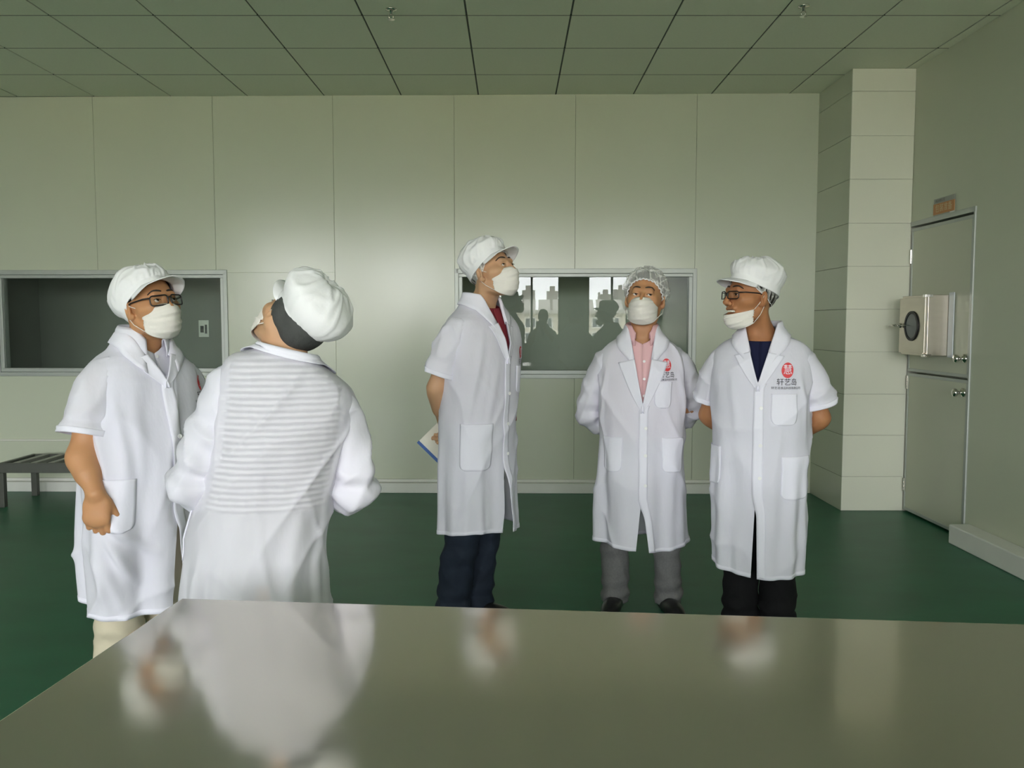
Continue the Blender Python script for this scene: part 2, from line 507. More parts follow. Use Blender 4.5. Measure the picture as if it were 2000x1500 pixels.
# ceiling sprinklers
for i, (x, y, lab) in enumerate(((-0.72, 5.25, 'chrome ceiling sprinkler head above the left half of the room'), (1.72, 5.2, 'chrome ceiling sprinkler head nearer the tiled column'))):
    e = empty('sprinkler', (x, y, HC))
    tag(e, lab, 'sprinkler', 'ceiling sprinklers')
    Md = Matrix.Rotation(R(180), 4, 'X')
    MB().lathe([(0.034, 0), (0.033, 0.006), (0.016, 0.011), (0.012, 0.012), (0.012, 0.030), (0.008, 0.032)], 18, Md).build('escutcheon', M_CHROME, e, smooth=True)
    m = MB()
    for s in (-1, 1):
        m.tube([(0.010 * s, 0, -0.030), (0.016 * s, 0, -0.042), (0.004 * s, 0, -0.058)], 0.003, 6)
    m.build('yoke', M_CHROME, e, smooth=True)
    MB().lathe([(0.004, 0.056), (0.022, 0.058), (0.022, 0.061), (0.004, 0.063)], 16, Md).build('deflector', M_CHROME, e)

# slatted bench at the foot of the back wall
bn = empty('slatted_bench', (-3.97, 6.55, 0))
tag(bn, 'low grey steel bench with slatted seat along the back wall', 'bench')
L_, D_, H_ = 1.45, 0.50, 0.345
MB().box(0, L_, 0, 0.035, H_ - 0.075, H_).box(0, L_, D_ - 0.035, D_, H_ - 0.075, H_).box(0, 0.035, 0.035, D_ - 0.035, H_ - 0.075, H_).box(L_ - 0.035, L_, 0.035, D_ - 0.035, H_ - 0.075, H_).build('seat_frame', M_BENCH, bn, bev=0.003)
M_SLAT = pm('worn_grey_slat', (0.30, 0.30, 0.27), 0.4, 0.3, noise=(15, 0.2))
for i in range(10):
    x = 0.105 + i * 0.135
    MB().box(x, x + 0.048, 0.0351, D_ - 0.0351, H_ - 0.022, H_ + 0.002).build('slat', M_SLAT, bn, bev=0.002)
for x in (0.0, L_ - 0.045):
    for y in (0.0, D_ - 0.045):
        MB().box(x, x + 0.045, y, y + 0.045, 0.0, H_ - 0.076).build('leg', M_BENCH, bn, bev=0.002)

# stainless work table in the foreground
tb = empty('work_table', (-0.748, 1.903, 0), -R(5.3))
tag(tb, 'large stainless steel work table in the foreground mirroring the visitors', 'table')
TL, TD, TH = 2.4, 1.15, 0.80
top = MB().box(0, TL, -TD, 0, TH - 0.035, TH).build('tabletop', M_TABLE, tb)
bevel(top, 0.004, 3)
for x in (0.06, TL - 0.10):
    for y in (-TD + 0.06, -0.10):
        MB().lathe([(0.02, 0.0), (0.02, TH - 0.036)], 14, Matrix.Translation((x + 0.02, y + 0.02, 0))).build('leg', M_STEEL, tb, smooth=False)
MB().box(0.08, TL - 0.08, -TD + 0.08, -0.08, 0.17, 0.19).build('lower_shelf', M_STEEL, tb, bev=0.003)

# ------------------------------------------------------------------ people: distance-field bodies, lofted clothes
class Vol:
    """signed distance on a rectilinear grid; smooth unions; surface-nets mesh"""
    def __init__(self, xs, ys, zs):
        self.a = [np.asarray(v, np.float32) for v in (xs, ys, zs)]
        self.D = np.full((len(xs), len(ys), len(zs)), 1.0, np.float32)
    def _blk(self, lo, hi):
        s = []
        for k in range(3):
            i0 = max(0, int(np.searchsorted(self.a[k], lo[k])) - 1)
            i1 = min(len(self.a[k]), int(np.searchsorted(self.a[k], hi[k])) + 1)
            if i1 <= i0: return None
            s.append(slice(i0, i1))
        X = self.a[0][s[0]][:, None, None]; Y = self.a[1][s[1]][None, :, None]; Z = self.a[2][s[2]][None, None, :]
        return tuple(s), X, Y, Z
    def add(self, fn, lo, hi, k=0.0):
        m = k + 0.03
        b = self._blk([v - m for v in lo], [v + m for v in hi])
        if b is None: return
        s, X, Y, Z = b
        d = fn(X, Y, Z); o = self.D[s]
        if k > 0:
            h = np.clip(0.5 + 0.5 * (o - d) / k, 0, 1)
            self.D[s] = o * (1 - h) + d * h - k * h * (1 - h)
        else:
            self.D[s] = np.minimum(o, d)
    def sub(self, fn, lo, hi, k=0.0):
        m = k + 0.01
        b = self._blk([v - m for v in lo], [v + m for v in hi])
        if b is None: return
        s, X, Y, Z = b
        d = -fn(X, Y, Z); o = self.D[s]
        if k > 0:
            h = np.clip(0.5 - 0.5 * (o - d) / k, 0, 1)
            self.D[s] = o * (1 - h) + d * h + k * h * (1 - h)
        else:
            self.D[s] = np.maximum(o, d)
    def mesh(self):
        D = self.D
        I = D < 0
        n = I[:-1, :-1, :-1].astype(np.int8)
        for dx in (0, 1):
            for dy in (0, 1):
                for dz in (0, 1):
                    if dx + dy + dz:
                        n = n + I[dx:D.shape[0] - 1 + dx, dy:D.shape[1] - 1 + dy, dz:D.shape[2] - 1 + dz]
        act = (n > 0) & (n < 8)
        ci = np.argwhere(act)
        idx = np.full(act.shape, -1, np.int32)
        idx[act] = np.arange(len(ci))
        P = np.zeros((len(ci), 3)); C = np.zeros(len(ci))
        cor = [(a, b, c) for a in (0, 1) for b in (0, 1) for c in (0, 1)]
        val = {c: D[ci[:, 0] + c[0], ci[:, 1] + c[1], ci[:, 2] + c[2]] for c in cor}
        pos = {c: np.stack([self.a[k][ci[:, k] + c[k]] for k in range(3)], 1) for c in cor}
        for c in cor:
            for k in range(3):
                if c[k] == 0:
                    e = list(c); e[k] = 1; e = tuple(e)
                    v0, v1 = val[c], val[e]
                    x = (v0 < 0) != (v1 < 0)
                    t = np.where(x, v0 / np.where(x, v0 - v1, 1), 0)[:, None]
                    P += np.where(x[:, None], pos[c] * (1 - t) + pos[e] * t, 0)
                    C += x
        P /= C[:, None]
        F = []
        for k in range(3):
            a, b = [(1, 2), (2, 0), (0, 1)][k]
            s0 = [slice(None)] * 3; s1 = [slice(None)] * 3
            s0[k] = slice(None, -1); s1[k] = slice(1, None)
            i0, i1 = I[tuple(s0)], I[tuple(s1)]
            e = np.argwhere(i0 != i1)
            e = e[(e[:, a] > 0) & (e[:, b] > 0) & (e[:, a] < D.shape[a] - 1) & (e[:, b] < D.shape[b] - 1)]
            fl = i0[e[:, 0], e[:, 1], e[:, 2]]
            q = []
            for da, db in ((-1, -1), (0, -1), (0, 0), (-1, 0)):
                c = e.copy(); c[:, a] += da; c[:, b] += db
                q.append(idx[c[:, 0], c[:, 1], c[:, 2]])
            q = np.stack(q, 1)
            q[~fl] = q[~fl][:, ::-1]
            F.append(q)
        F = np.concatenate(F)
        return P, F[(F >= 0).all(1)]

def relax(V, F, it=2, lam=0.5):
    e = np.concatenate([F[:, [i, (i + 1) % F.shape[1]]] for i in range(F.shape[1])])
    for _ in range(it):
        S = np.zeros_like(V); N = np.zeros(len(V))
        for k in range(3):
            S[:, k] = np.bincount(e[:, 0], V[e[:, 1], k], len(V)) + np.bincount(e[:, 1], V[e[:, 0], k], len(V))
        N = np.bincount(e[:, 0], minlength=len(V)) + np.bincount(e[:, 1], minlength=len(V))
        V = V + lam * (S / np.maximum(N, 1)[:, None] - V)
    return V

def axis_(lo, hi, fine, f=0.003, c=0.009):
    """grid line positions, fine inside the given intervals"""
    out = [lo]; x = lo
    while x < hi:
        x += f if any(a - 0.004 <= x <= b for a, b in fine) else c
        out.append(x)
    return out

# primitives, given in the frame of an (optional) matrix
class Prims:
    def __init__(self):
        self.L = []
    def cap(self, p0, r0, p1, r1, k=0.01, sub=False, M=None):
        p0 = Vector(p0); p1 = Vector(p1)
        sc = 1.0
        if M is not None:
            p0 = M @ p0; p1 = M @ p1; sc = M.to_scale()[0]; r0 *= sc; r1 *= sc; k *= sc
        d = p1 - p0; L2 = max(d.length_squared, 1e-9)
        def fn(X, Y, Z):
            h = np.clip(((X - p0.x) * d.x + (Y - p0.y) * d.y + (Z - p0.z) * d.z) / L2, 0, 1)
            return np.sqrt((X - p0.x - h * d.x) ** 2 + (Y - p0.y - h * d.y) ** 2 + (Z - p0.z - h * d.z) ** 2) - (r0 + (r1 - r0) * h)
        r = max(r0, r1)
        self.L.append((fn, [min(p0[i], p1[i]) - r for i in range(3)], [max(p0[i], p1[i]) + r for i in range(3)], k, sub))
    def ell(self, c, r, k=0.01, sub=False, M=None, rot=None):
        A = Matrix.Translation(Vector(c))
        if rot is not None: A = A @ rot
        sc = 1.0
        if M is not None: A = M @ A; sc = M.to_scale()[0]
        k *= sc
        B = A.inverted()
        b = np.array(B, np.float32)
        rx, ry, rz = r
        def fn(X, Y, Z):
            x = b[0, 0] * X + b[0, 1] * Y + b[0, 2] * Z + b[0, 3]
            y = b[1, 0] * X + b[1, 1] * Y + b[1, 2] * Z + b[1, 3]
            z = b[2, 0] * X + b[2, 1] * Y + b[2, 2] * Z + b[2, 3]
            k0 = np.sqrt((x / rx) ** 2 + (y / ry) ** 2 + (z / rz) ** 2)
            k1 = np.sqrt((x / rx ** 2) ** 2 + (y / ry ** 2) ** 2 + (z / rz ** 2) ** 2) + 1e-9
            return k0 * (k0 - 1) / k1 * sc
        co = A.translation; m = max(r) * sc
        self.L.append((fn, [co[i] - m for i in range(3)], [co[i] + m for i in range(3)], k, sub))
    def mesh(self, fine_x=(), fine_y=(), fine_z=(), f=0.003, c=0.009, smooth=1):
        lo = [min(p[1][i] for p in self.L if not p[4]) - 0.02 for i in range(3)]
        hi = [max(p[2][i] for p in self.L if not p[4]) + 0.02 for i in range(3)]
        v = Vol(axis_(lo[0], hi[0], fine_x, f, c), axis_(lo[1], hi[1], fine_y, f, c), axis_(lo[2], hi[2], fine_z, f, c))
        for fn, a, b, k, sub in self.L:
            (v.sub if sub else v.add)(fn, a, b, k)
        V, F = v.mesh()
        if smooth: V = relax(V, F, smooth)
        return V, F

def head_prims(P, M=None, ears=True, smile=False, lids=True):
    e = lambda *a, **k: P.ell(*a, M=M, **k)
    c = lambda *a, **k: P.cap(*a, M=M, **k)
    e((0, .018, .030), (.078, .098, .090), k=.01)
    e((0, -.028, -.035), (.061, .060, .080), k=.030)
    c((0, -.072, -.097), .019, (0, -.070, -.097), .019, k=.020)
    for s in (-1, 1):
        c((.047 * s, .000, -.070), .020, (.030 * s, -.055, -.094), .015, k=.028)
        c((.045 * s, -.058, -.018), .024, (.052 * s, -.035, -.015), .024, k=.022)
    c((-.034, -.079, .023), .012, (.034, -.079, .023), .012, k=.016)
    for s in (-1, 1):
        e((.032 * s, -.101, .003), (.021, .019, .013), k=.010, sub=True)
        if lids:
            e((.032 * s, -.0750, .003), (.0165, .0150, .0135), k=.005)
            e((.032 * s, -.0905, .0028), (.0135, .0085, .0046), k=.0015, sub=True)
    c((0, -.086, .014), .0075, (0, -.111, -.030), .0115, k=.010)
    for s in (-1, 1):
        c((.012 * s, -.099, -.034), .0085, (.013 * s, -.097, -.036), .0085, k=.006)
    if smile:
        c((-.024, -.084, -.054), .007, (.024, -.084, -.054), .007, k=.008)
        c((-.022, -.080, -.080), .008, (.022, -.080, -.080), .008, k=.008)
        e((0, -.090, -.066), (.026, .022, .0095), k=.003, sub=True)
    else:
        c((-.018, -.090, -.058), .0065, (.018, -.090, -.058), .0065, k=.007)
        c((-.014, -.088, -.069), .0075, (.014, -.088, -.069), .0075, k=.007)
        c((-.024, -.099, -.0635), .002, (.024, -.099, -.0635), .002, k=.003, sub=True)
    if ears:
        for s in (-1, 1):
            rot = Matrix.Rotation(R(22) * s, 4, 'Z') @ Matrix.Rotation(R(-10), 4, 'X')
            e((.0815 * s, .014, -.008), (.0095, .0195, .033), k=.005, rot=rot)
            e((.0905 * s, .009, -.005), (.0065, .0100, .018), k=.003, sub=True, rot=rot)
            e((.077 * s, .004, -.032), (.007, .010, .009), k=.006)

_hp = Prims(); head_prims(_hp, ears=False, lids=False)
HV, HF = _hp.mesh([(-1, 1)], [(-1, 1)], [(-1, 1)], f=0.004, smooth=2)
HBVH = BVHTree.FromPolygons([Vector(v) for v in HV], [tuple(map(int, f)) for f in HF])
HCEN = Vector((0, .012, .012))
def head_hit(az, el):
    """radius of the bare head from its centre towards azimuth (0 = nose, + = its left) and elevation"""
    d = Vector((math.sin(az) * math.cos(el), -math.cos(az) * math.cos(el), math.sin(el)))
    h = HBVH.ray_cast(HCEN, d)
    return (h[3] if h[0] is not None else 0.09), d

def pchip(x, xp, yp):
    xp = np.asarray(xp, float); yp = np.asarray(yp, float); x = np.asarray(x, float)
    h = np.diff(xp); dl = np.diff(yp) / h
    m = np.zeros(len(xp))
    m[0], m[-1] = dl[0], dl[-1]
    for i in range(1, len(xp) - 1):
        if dl[i - 1] * dl[i] > 0:
            w1, w2 = 2 * h[i] + h[i - 1], h[i] + 2 * h[i - 1]
            m[i] = (w1 + w2) / (w1 / dl[i - 1] + w2 / dl[i])
    i = np.clip(np.searchsorted(xp, x) - 1, 0, len(xp) - 2)
    t = np.clip((x - xp[i]) / h[i], 0, 1)
    return yp[i] * (2 * t ** 3 - 3 * t ** 2 + 1) + h[i] * m[i] * (t ** 3 - 2 * t ** 2 + t) + yp[i + 1] * (-2 * t ** 3 + 3 * t ** 2) + h[i] * m[i + 1] * (t ** 3 - t ** 2)

def sstep(a, b, x):
    t = np.clip((x - a) / (b - a), 0, 1)
    return t * t * (3 - 2 * t)

def waves(p, rng, n, fmin, fmax, stretch=(1, 1, 1)):
    """smooth pseudo-noise: a sum of sine waves in random directions, about -1..1"""
    out = 0
    for _ in range(n):
        d = rng.normal(size=3); d /= np.linalg.norm(d)
        f = rng.uniform(fmin, fmax)
        ph = rng.uniform(0, 6.28)
        out = out + np.sin((p[..., 0] * d[0] * stretch[0] + p[..., 1] * d[1] * stretch[1] + p[..., 2] * d[2] * stretch[2]) * f * 6.283 + ph)
    return out / math.sqrt(n)

def grid_faces(nr, nc, closed=False):
    i = np.arange(nr - 1)[:, None]; j = np.arange(nc if closed else nc - 1)[None, :]
    a = i * nc + j; b = i * nc + (j + 1) % nc
    return np.stack([a, b, b + nc, a + nc], -1).reshape(-1, 4)

def grid_mesh(name, P, mat, parent, closed=False, solid=None, flip=False, off=-1.0):
    nr, nc = P.shape[:2]
    F = grid_faces(nr, nc, closed)
    if flip: F = F[:, ::-1]
    o = mesh_np(name, P.reshape(-1, 3), F, mat, parent)
    if solid: solidify(o, solid, off)
    return o

class Garment:
    """torso garment lofted from a table of (z, cx, cy, half width, half depth, exponent)"""
    def __init__(self, table, seed=0, folds=(), noise=0.004, drape=0.010, waist=0.95, lean=None, grow=0.0):
        t = sorted(table)
        self.z = [r[0] for r in t]
        self.c = [[r[k] for r in t] for k in range(1, 6)]
        self.seed, self.folds, self.noise, self.drape, self.waist, self.lean, self.grow = seed, folds, noise, drape, waist, lean, grow
    def par(self, z):
        return [pchip(z, self.z, c) for c in self.c]
    def surf(self, phi, z, off=0.0, rough=True):
        phi, z = np.broadcast_arrays(np.asarray(phi, float), np.asarray(z, float))
        cx, cy, a, b, n = self.par(z)
        a = a + self.grow; b = b + self.grow
        e = 2.0 / n
        s, c = np.sin(phi), np.cos(phi)
        x = a * np.sign(s) * np.abs(s) ** e; y = -b * np.sign(c) * np.abs(c) ** e
        dz = 0.004
        _, _, a1, b1, _ = self.par(z + dz); _, _, a0, b0, _ = self.par(z - dz)
        dr = ((a1 - a0) * s * s + (b1 - b0) * c * c) / (2 * dz)
        nx, ny = s / a, -c / b
        nn = np.sqrt(nx * nx + ny * ny); nx, ny = nx / nn, ny / nn
        nz = np.clip(-dr, -0.3, 3.0)
        nl = np.sqrt(1 + nz * nz)
        disp = np.zeros_like(x)
        if rough:
            rng = np.random.default_rng(self.seed)
            P = np.stack([x, y, z], -1)
            top = self.z[-1]
            fade = 1 - sstep(top - 0.09, top - 0.02, z)
            for k in (4, 6, 9, 13):
                A = rng.uniform(.5, 1) / math.sqrt(k) * 1.6
                ph = rng.uniform(0, 6.28); tw = rng.uniform(-2, 2)
                disp = disp + self.drape * A * np.sin(k * phi + ph + tw * (z - self.waist)) * (1 - sstep(self.z[0] + 0.1, self.waist + 0.1, z))
            w = waves(P, rng, 5, 2.2, 4.5, (1, 1, .35))
            r1 = 1 - 2 * np.abs(waves(P, rng, 4, 2.5, 5.5, (1.0, 1.0, .6)))
            w2 = waves(P, rng, 6, 7, 14, (1, 1, .5))
            rd = lambda q: np.clip(1 - np.abs(q) * 1.1, 0, 1) ** 3
            m1 = sstep(-.4, .8, waves(P, rng, 4, .8, 1.8)); m2 = sstep(-.4, .8, waves(P, rng, 4, .8, 1.8))
            c1 = rd(waves(P, rng, 4, 1.6, 3.2, (1, 1, .28))) * m1
            Q = np.stack([x + .55 * z, y, z - .5 * x], -1); c2 = rd(waves(Q, rng, 4, 1.8, 3.6, (1, 1, .4))) * m2
            Q = np.stack([x - .6 * z, y, z + .5 * x], -1); c3 = rd(waves(Q, rng, 4, 2.2, 4.2, (1, 1, .4))) * (1 - m1)
            disp = disp + self.noise * (0.5 * w + 1.5 * c1 + 1.2 * c2 + 1.0 * c3 + .16 * w2) * fade
            for fo in self.folds:
                if fo[0] == 'v':
                    _, p0, wd, am, zt, zb = fo
                    dp = (phi - p0 + math.pi) % (2 * math.pi) - math.pi
                    disp = disp + am * np.exp(-(dp / wd) ** 2) * sstep(zt, zb, z)
                else:
                    _, p1, z1, p2, z2, wd, am = fo
                    rad = 0.2
                    ux = ((phi - p1 + math.pi) % (2 * math.pi) - math.pi) * rad; uz = z - z1
                    vx = ((p2 - p1 + math.pi) % (2 * math.pi) - math.pi) * rad; vz = z2 - z1
                    L2 = vx * vx + vz * vz
                    h = np.clip((ux * vx + uz * vz) / L2, 0, 1)
                    dd = np.sqrt((ux - h * vx) ** 2 + (uz - h * vz) ** 2)
                    disp = disp + am * np.exp(-(dd / wd) ** 2) * (0.25 + 0.75 * np.sin(np.clip(h, 0.02, .98) * math.pi))
        q = disp + off
        X = cx + x + nx / nl * q; Y = cy + y + ny / nl * q; Z = z + nz / nl * q
        P = np.stack([X, Y, Z], -1)
        return self.lean(P) if self.lean else P

def tube_sheet(pts, radii, n=40, m=80, seed=0, noise=0.003, ripples=(), lean=None, flat=1.0, fold_amp=0.0, up0=None):
    """open cloth tube along a smooth path; ripples = (s, width, amp, count)"""
    pts = np.array(pts, float)
    k = len(pts)
    tk = np.concatenate([[0], np.cumsum(np.linalg.norm(np.diff(pts, axis=0), axis=1))]); tk /= tk[-1]
    s = np.linspace(0, 1, m)
    C = np.stack([pchip(s, tk, pts[:, i]) for i in range(3)], 1)
    for _ in range(6):
        C[1:-1] = 0.25 * C[:-2] + 0.5 * C[1:-1] + 0.25 * C[2:]
    r = pchip(s, tk, radii)
    T = np.gradient(C, axis=0); T /= np.linalg.norm(T, axis=1)[:, None]
    u = np.array(up0 if up0 is not None else (0, -1, 0), float)
    th = np.linspace(0, 2 * math.pi, n, endpoint=False)
    P = np.zeros((m, n, 3))
    rng = np.random.default_rng(seed)
    for i in range(m):
        u = u - T[i] * (u @ T[i]); u /= np.linalg.norm(u)
        v = np.cross(T[i], u)
        P[i] = np.cos(th)[:, None] * u + np.sin(th)[:, None] * v
    N = P.copy()
    P = C[:, None, :] + N * r[:, None, None] * np.array(1.0)
    S = np.broadcast_to(s[:, None], (m, n)); TH = np.broadcast_to(th[None, :], (m, n))
    rd = lambda q: np.clip(1 - np.abs(q) * 1.1, 0, 1) ** 3
    Q = np.stack([P[..., 0], P[..., 1], P[..., 2] + 1.2 * P[..., 0]], -1); Q2 = np.stack([P[..., 0], P[..., 1], P[..., 2] - 1.2 * P[..., 0] + P[..., 1]], -1)
    disp = noise * (.5 * waves(P, rng, 5, 2.5, 5, (1, 1, .6)) + 1.4 * rd(waves(Q, rng, 4, 2.5, 5)) + 1.2 * rd(waves(Q2, rng, 4, 2.5, 5.5)) - .8 + 0.15 * waves(P, rng, 5, 8, 15))
    for (sc, wd, am, cnt, ph) in ripples:
        disp = disp + am * np.exp(-((S - sc) / wd) ** 2) * np.sin((S - sc) / wd * cnt + ph * np.sin(TH + seed))
    P = P + N * disp[..., None]
    if lean: P = lean(P)
    return P

# cloth, skin and small-part materials
def cloth(name, col, **k):
    return pm(name, col, k.pop('rough', 0.85), 0, 0.25, bump=k.pop('bump', (18, 0.25, (1, 1, 0.6))), **k)
M_COAT = see_through(cloth('thin_white_coat_cloth', (0.875, 0.865, 0.965), noise=(9, 0.015), bump=(10, 0.8, (1, 1, .45))), 0.10, 0.12)
M_COAT_SLEEVE = see_through(cloth('white_sleeve_cloth', (0.855, 0.845, 0.94), noise=(9, 0.015), bump=(10, 0.8, (1, 1, .45))), 0.07, 0.12)
M_COAT2 = cloth('white_coat_doubled_cloth', (0.82, 0.81, 0.905), bump=(10, 0.6, (1, 1, .45)))
M_CAP = cloth('white_cap_cotton', (0.86, 0.86, 0.875), bump=(14, 0.35))
M_MASK = pm('white_nonwoven_mask', (0.80, 0.765, 0.71), 0.8, 0, 0.2, bump=(26, 0.35), sss=0.0)
M_SKIN = pm('skin_tan', (0.50, 0.255, 0.125), 0.5, 0, 0.35, noise=(14, 0.10), bump=(220, 0.05), sss=0.12)
M_SKIN_W = pm('skin_warm', (0.53, 0.27, 0.13), 0.5, 0, 0.35, noise=(14, 0.10), bump=(220, 0.05), sss=0.12)
M_SKIN_D = pm('skin_brown', (0.42, 0.19, 0.085), 0.5, 0, 0.35, noise=(14, 0.10), bump=(220, 0.05), sss=0.12)
M_SKIN_L = pm('skin_light', (0.56, 0.33, 0.19), 0.5, 0, 0.35, noise=(14, 0.08), bump=(220, 0.05), sss=0.12)
M_LIP = pm('lip', (0.36, 0.12, 0.08), 0.4)
M_HAIR = pm('black_hair', (0.018, 0.015, 0.013), 0.55, 0, 0.4, bump=(90, 0.5, (1, 1, .15)))
M_TEETH = pm('teeth', (0.80, 0.76, 0.66), 0.3)
M_FRAME = pm('black_spectacle_frame', (0.014, 0.012, 0.012), 0.3)
M_SHOE = pm('black_shoe_leather', (0.012, 0.012, 0.012), 0.35)
M_BTN = pm('white_button', (0.85, 0.85, 0.85), 0.3)
M_LOGO = pm('red_print', (0.72, 0.06, 0.07), 0.6)
M_INK = pm('black_print', (0.03, 0.03, 0.04), 0.6)
M_SNOOD = pm('dark_grey_hair_cover', (0.055, 0.058, 0.055), 0.8, noise=(25, 0.3), bump=(80, 0.3))
M_LASH = pm('eyebrow_hair', (0.03, 0.022, 0.016), 0.7)
M_NET = pm('hair_net_gauze', (0.80, 0.80, 0.76), 0.7, bump=(30, 0.6))

def net_material(m):
    """gauze: mostly open, denser along a web of gathers"""
    nt = m.node_tree
    p = nt.nodes['Principled BSDF']; out = nt.nodes['Material Output']
    tc = nt.nodes.new('ShaderNodeTexCoord')
    vo = nt.nodes.new('ShaderNodeTexVoronoi'); vo.feature = 'DISTANCE_TO_EDGE'; vo.inputs['Scale'].default_value = 20
    mp = nt.nodes.new('ShaderNodeMapping'); mp.inputs['Scale'].default_value = (1, 0.7, 1.0)
    nz = nt.nodes.new('ShaderNodeTexNoise'); nz.inputs['Scale'].default_value = 22
    nt.links.new(tc.outputs['Object'], nz.inputs['Vector'])
    ad = nt.nodes.new('ShaderNodeVectorMath'); ad.operation = 'MULTIPLY_ADD'
    ad.inputs[1].default_value = (.06, .06, .06)
    nt.links.new(nz.outputs[1], ad.inputs[0]); nt.links.new(tc.outputs['Object'], ad.inputs[2])
    nt.links.new(ad.outputs[0], mp.inputs[0]); nt.links.new(mp.outputs[0], vo.inputs['Vector'])
    mr = nt.nodes.new('ShaderNodeMapRange')
    mr.inputs[1].default_value = 0.0; mr.inputs[2].default_value = 0.10; mr.inputs[3].default_value = 0.25; mr.inputs[4].default_value = 0.66
    nt.links.new(vo.outputs['Distance'], mr.inputs[0])
    t = nt.nodes.new('ShaderNodeBsdfTransparent'); mx = nt.nodes.new('ShaderNodeMixShader')
    nt.links.new(mr.outputs[0], mx.inputs[0]); nt.links.new(p.outputs[0], mx.inputs[1]); nt.links.new(t.outputs[0], mx.inputs[2])
    nt.links.new(mx.outputs[0], out.inputs[0])
net_material(M_NET)

def eye_material(name, gaze):
    """eyeball: pupil, brown iris and white by the angle from the gaze axis (object space)"""
    m, nt, p = new_mat(name)
    p.inputs['Roughness'].default_value = 0.12
    tc = nt.nodes.new('ShaderNodeTexCoord')
    nm = nt.nodes.new('ShaderNodeVectorMath'); nm.operation = 'NORMALIZE'
    nt.links.new(tc.outputs['Object'], nm.inputs[0])
    dt = nt.nodes.new('ShaderNodeVectorMath'); dt.operation = 'DOT_PRODUCT'
    dt.inputs[1].default_value = gaze
    nt.links.new(nm.outputs[0], dt.inputs[0])
    cr = nt.nodes.new('ShaderNodeValToRGB')
    e = cr.color_ramp.elements
    e[0].position = 0.80; e[0].color = (0.72, 0.68, 0.63, 1)
    e[1].position = 0.83; e[1].color = (0.03, 0.015, 0.008, 1)
    x = e.new(0.96); x.color = (0.045, 0.02, 0.01, 1)
    x = e.new(0.97); x.color = (0.004, 0.004, 0.004, 1)
    nt.links.new(dt.outputs['Value'], cr.inputs[0]); nt.links.new(cr.outputs[0], p.inputs['Base Color'])
    return m

def xf(M, P):
    P = np.asarray(P, float)
    m = np.array(M)
    return P @ m[:3, :3].T + m[:3, 3]

def head_shell(e0, thick, na=96, ne=26, M=None, fn=None):
    """cap-like sheet round the head: azimuth x elevation from the edge e0(az) to the crown"""
    az = np.linspace(-math.pi, math.pi, na, endpoint=False)
    P = np.zeros((ne, na, 3))
    for j, a in enumerate(az):
        lo = e0(a)
        for i in range(ne):
            t = i / (ne - 1)
            el = lo + (math.pi / 2 - 0.01 - lo) * t
            r, d = head_hit(a, el)
            P[i, j] = HCEN + d * (r + thick(a, t, el))
    if fn is not None: P = fn(P, az)
    return xf(M, P) if M is not None else P

def lerp_az(tab):
    """edge elevation (degrees) by |azimuth| in degrees: front 0, side 90, back 180"""
    xs = [t[0] for t in tab]; ys = [R(t[1]) for t in tab]
    return lambda a: float(np.interp(abs(math.degrees(a)), xs, ys))

def make_cap(par, M, seed, edge, puff=0.030, visor=True, droop=0.25, vlen=0.062):
    rng = np.random.default_rng(seed)
    ph = rng.uniform(0, 6.28, 8)
    def thick(a, t, el):
        base = 0.0125 + 0.002 * math.sin(2 * a + ph[0])
        p = puff * (sstep(0.12, 0.45, t) * (1 - 0.35 * float(sstep(0.75, 1.0, t))))
        seam = -0.004 * math.exp(-((t - 0.20) / 0.02) ** 2)
        q1 = math.sin(3 * a + ph[1] + 4 * t) + math.sin(5 * a + ph[2] - 6 * t) * .8 + math.sin(8 * a + 3 * math.sin(2 * a + ph[4]) + ph[3]) * .6
        q2 = math.sin(4 * a + ph[5] - 7 * t + math.sin(3 * a)) + .7 * math.sin(9 * t + 2 * a + ph[6])
        w = .0065 * max(0.0, 1 - abs(q1)) ** 2 + .005 * max(0.0, 1 - abs(q2)) ** 2
        w *= float(sstep(.18, .34, t)) * (1 - float(sstep(.78, .95, t)))
        w += 0.0022 * math.sin(29 * a + ph[3] + 2 * math.sin(5 * a)) * math.exp(-((t - 0.25) / 0.05) ** 2)
        back = 0.010 * (1 - math.cos(a)) / 2 * float(sstep(.1, .5, t))
        return base + float(p) + seam + w + back
    P = head_shell(edge, thick, 120, 34, M)
    cap = grid_mesh('cap', P, M_CAP, par, closed=True, solid=0.003, off=-1)
    if visor:
        az = np.linspace(R(-68), R(68), 41)
        rows = []
        for k in range(9):
            t = k / 8
            row = []
            for a in az:
                r, d = head_hit(a, edge(a))
                p0 = HCEN + d * (r + 0.0115)
                ext = vlen * (math.cos(a * 90 / 68) ** 0.6 if abs(a) < R(67.9) else 0.0)
                fw = Vector((math.sin(a) * 0.45, -1.0, 0)).normalized()
                row.append(p0 + fw * ext * t + Vector((0, 0, -droop * ext * t * (0.5 + 0.5 * t) - 0.012 * t * (abs(a) / R(68)) ** 2)))
            rows.append(row)
        V = xf(M, np.array([[list(p) for p in r] for r in rows]))
        grid_mesh('visor', V, M_CAP, cap, solid=0.003, off=0)
    return cap

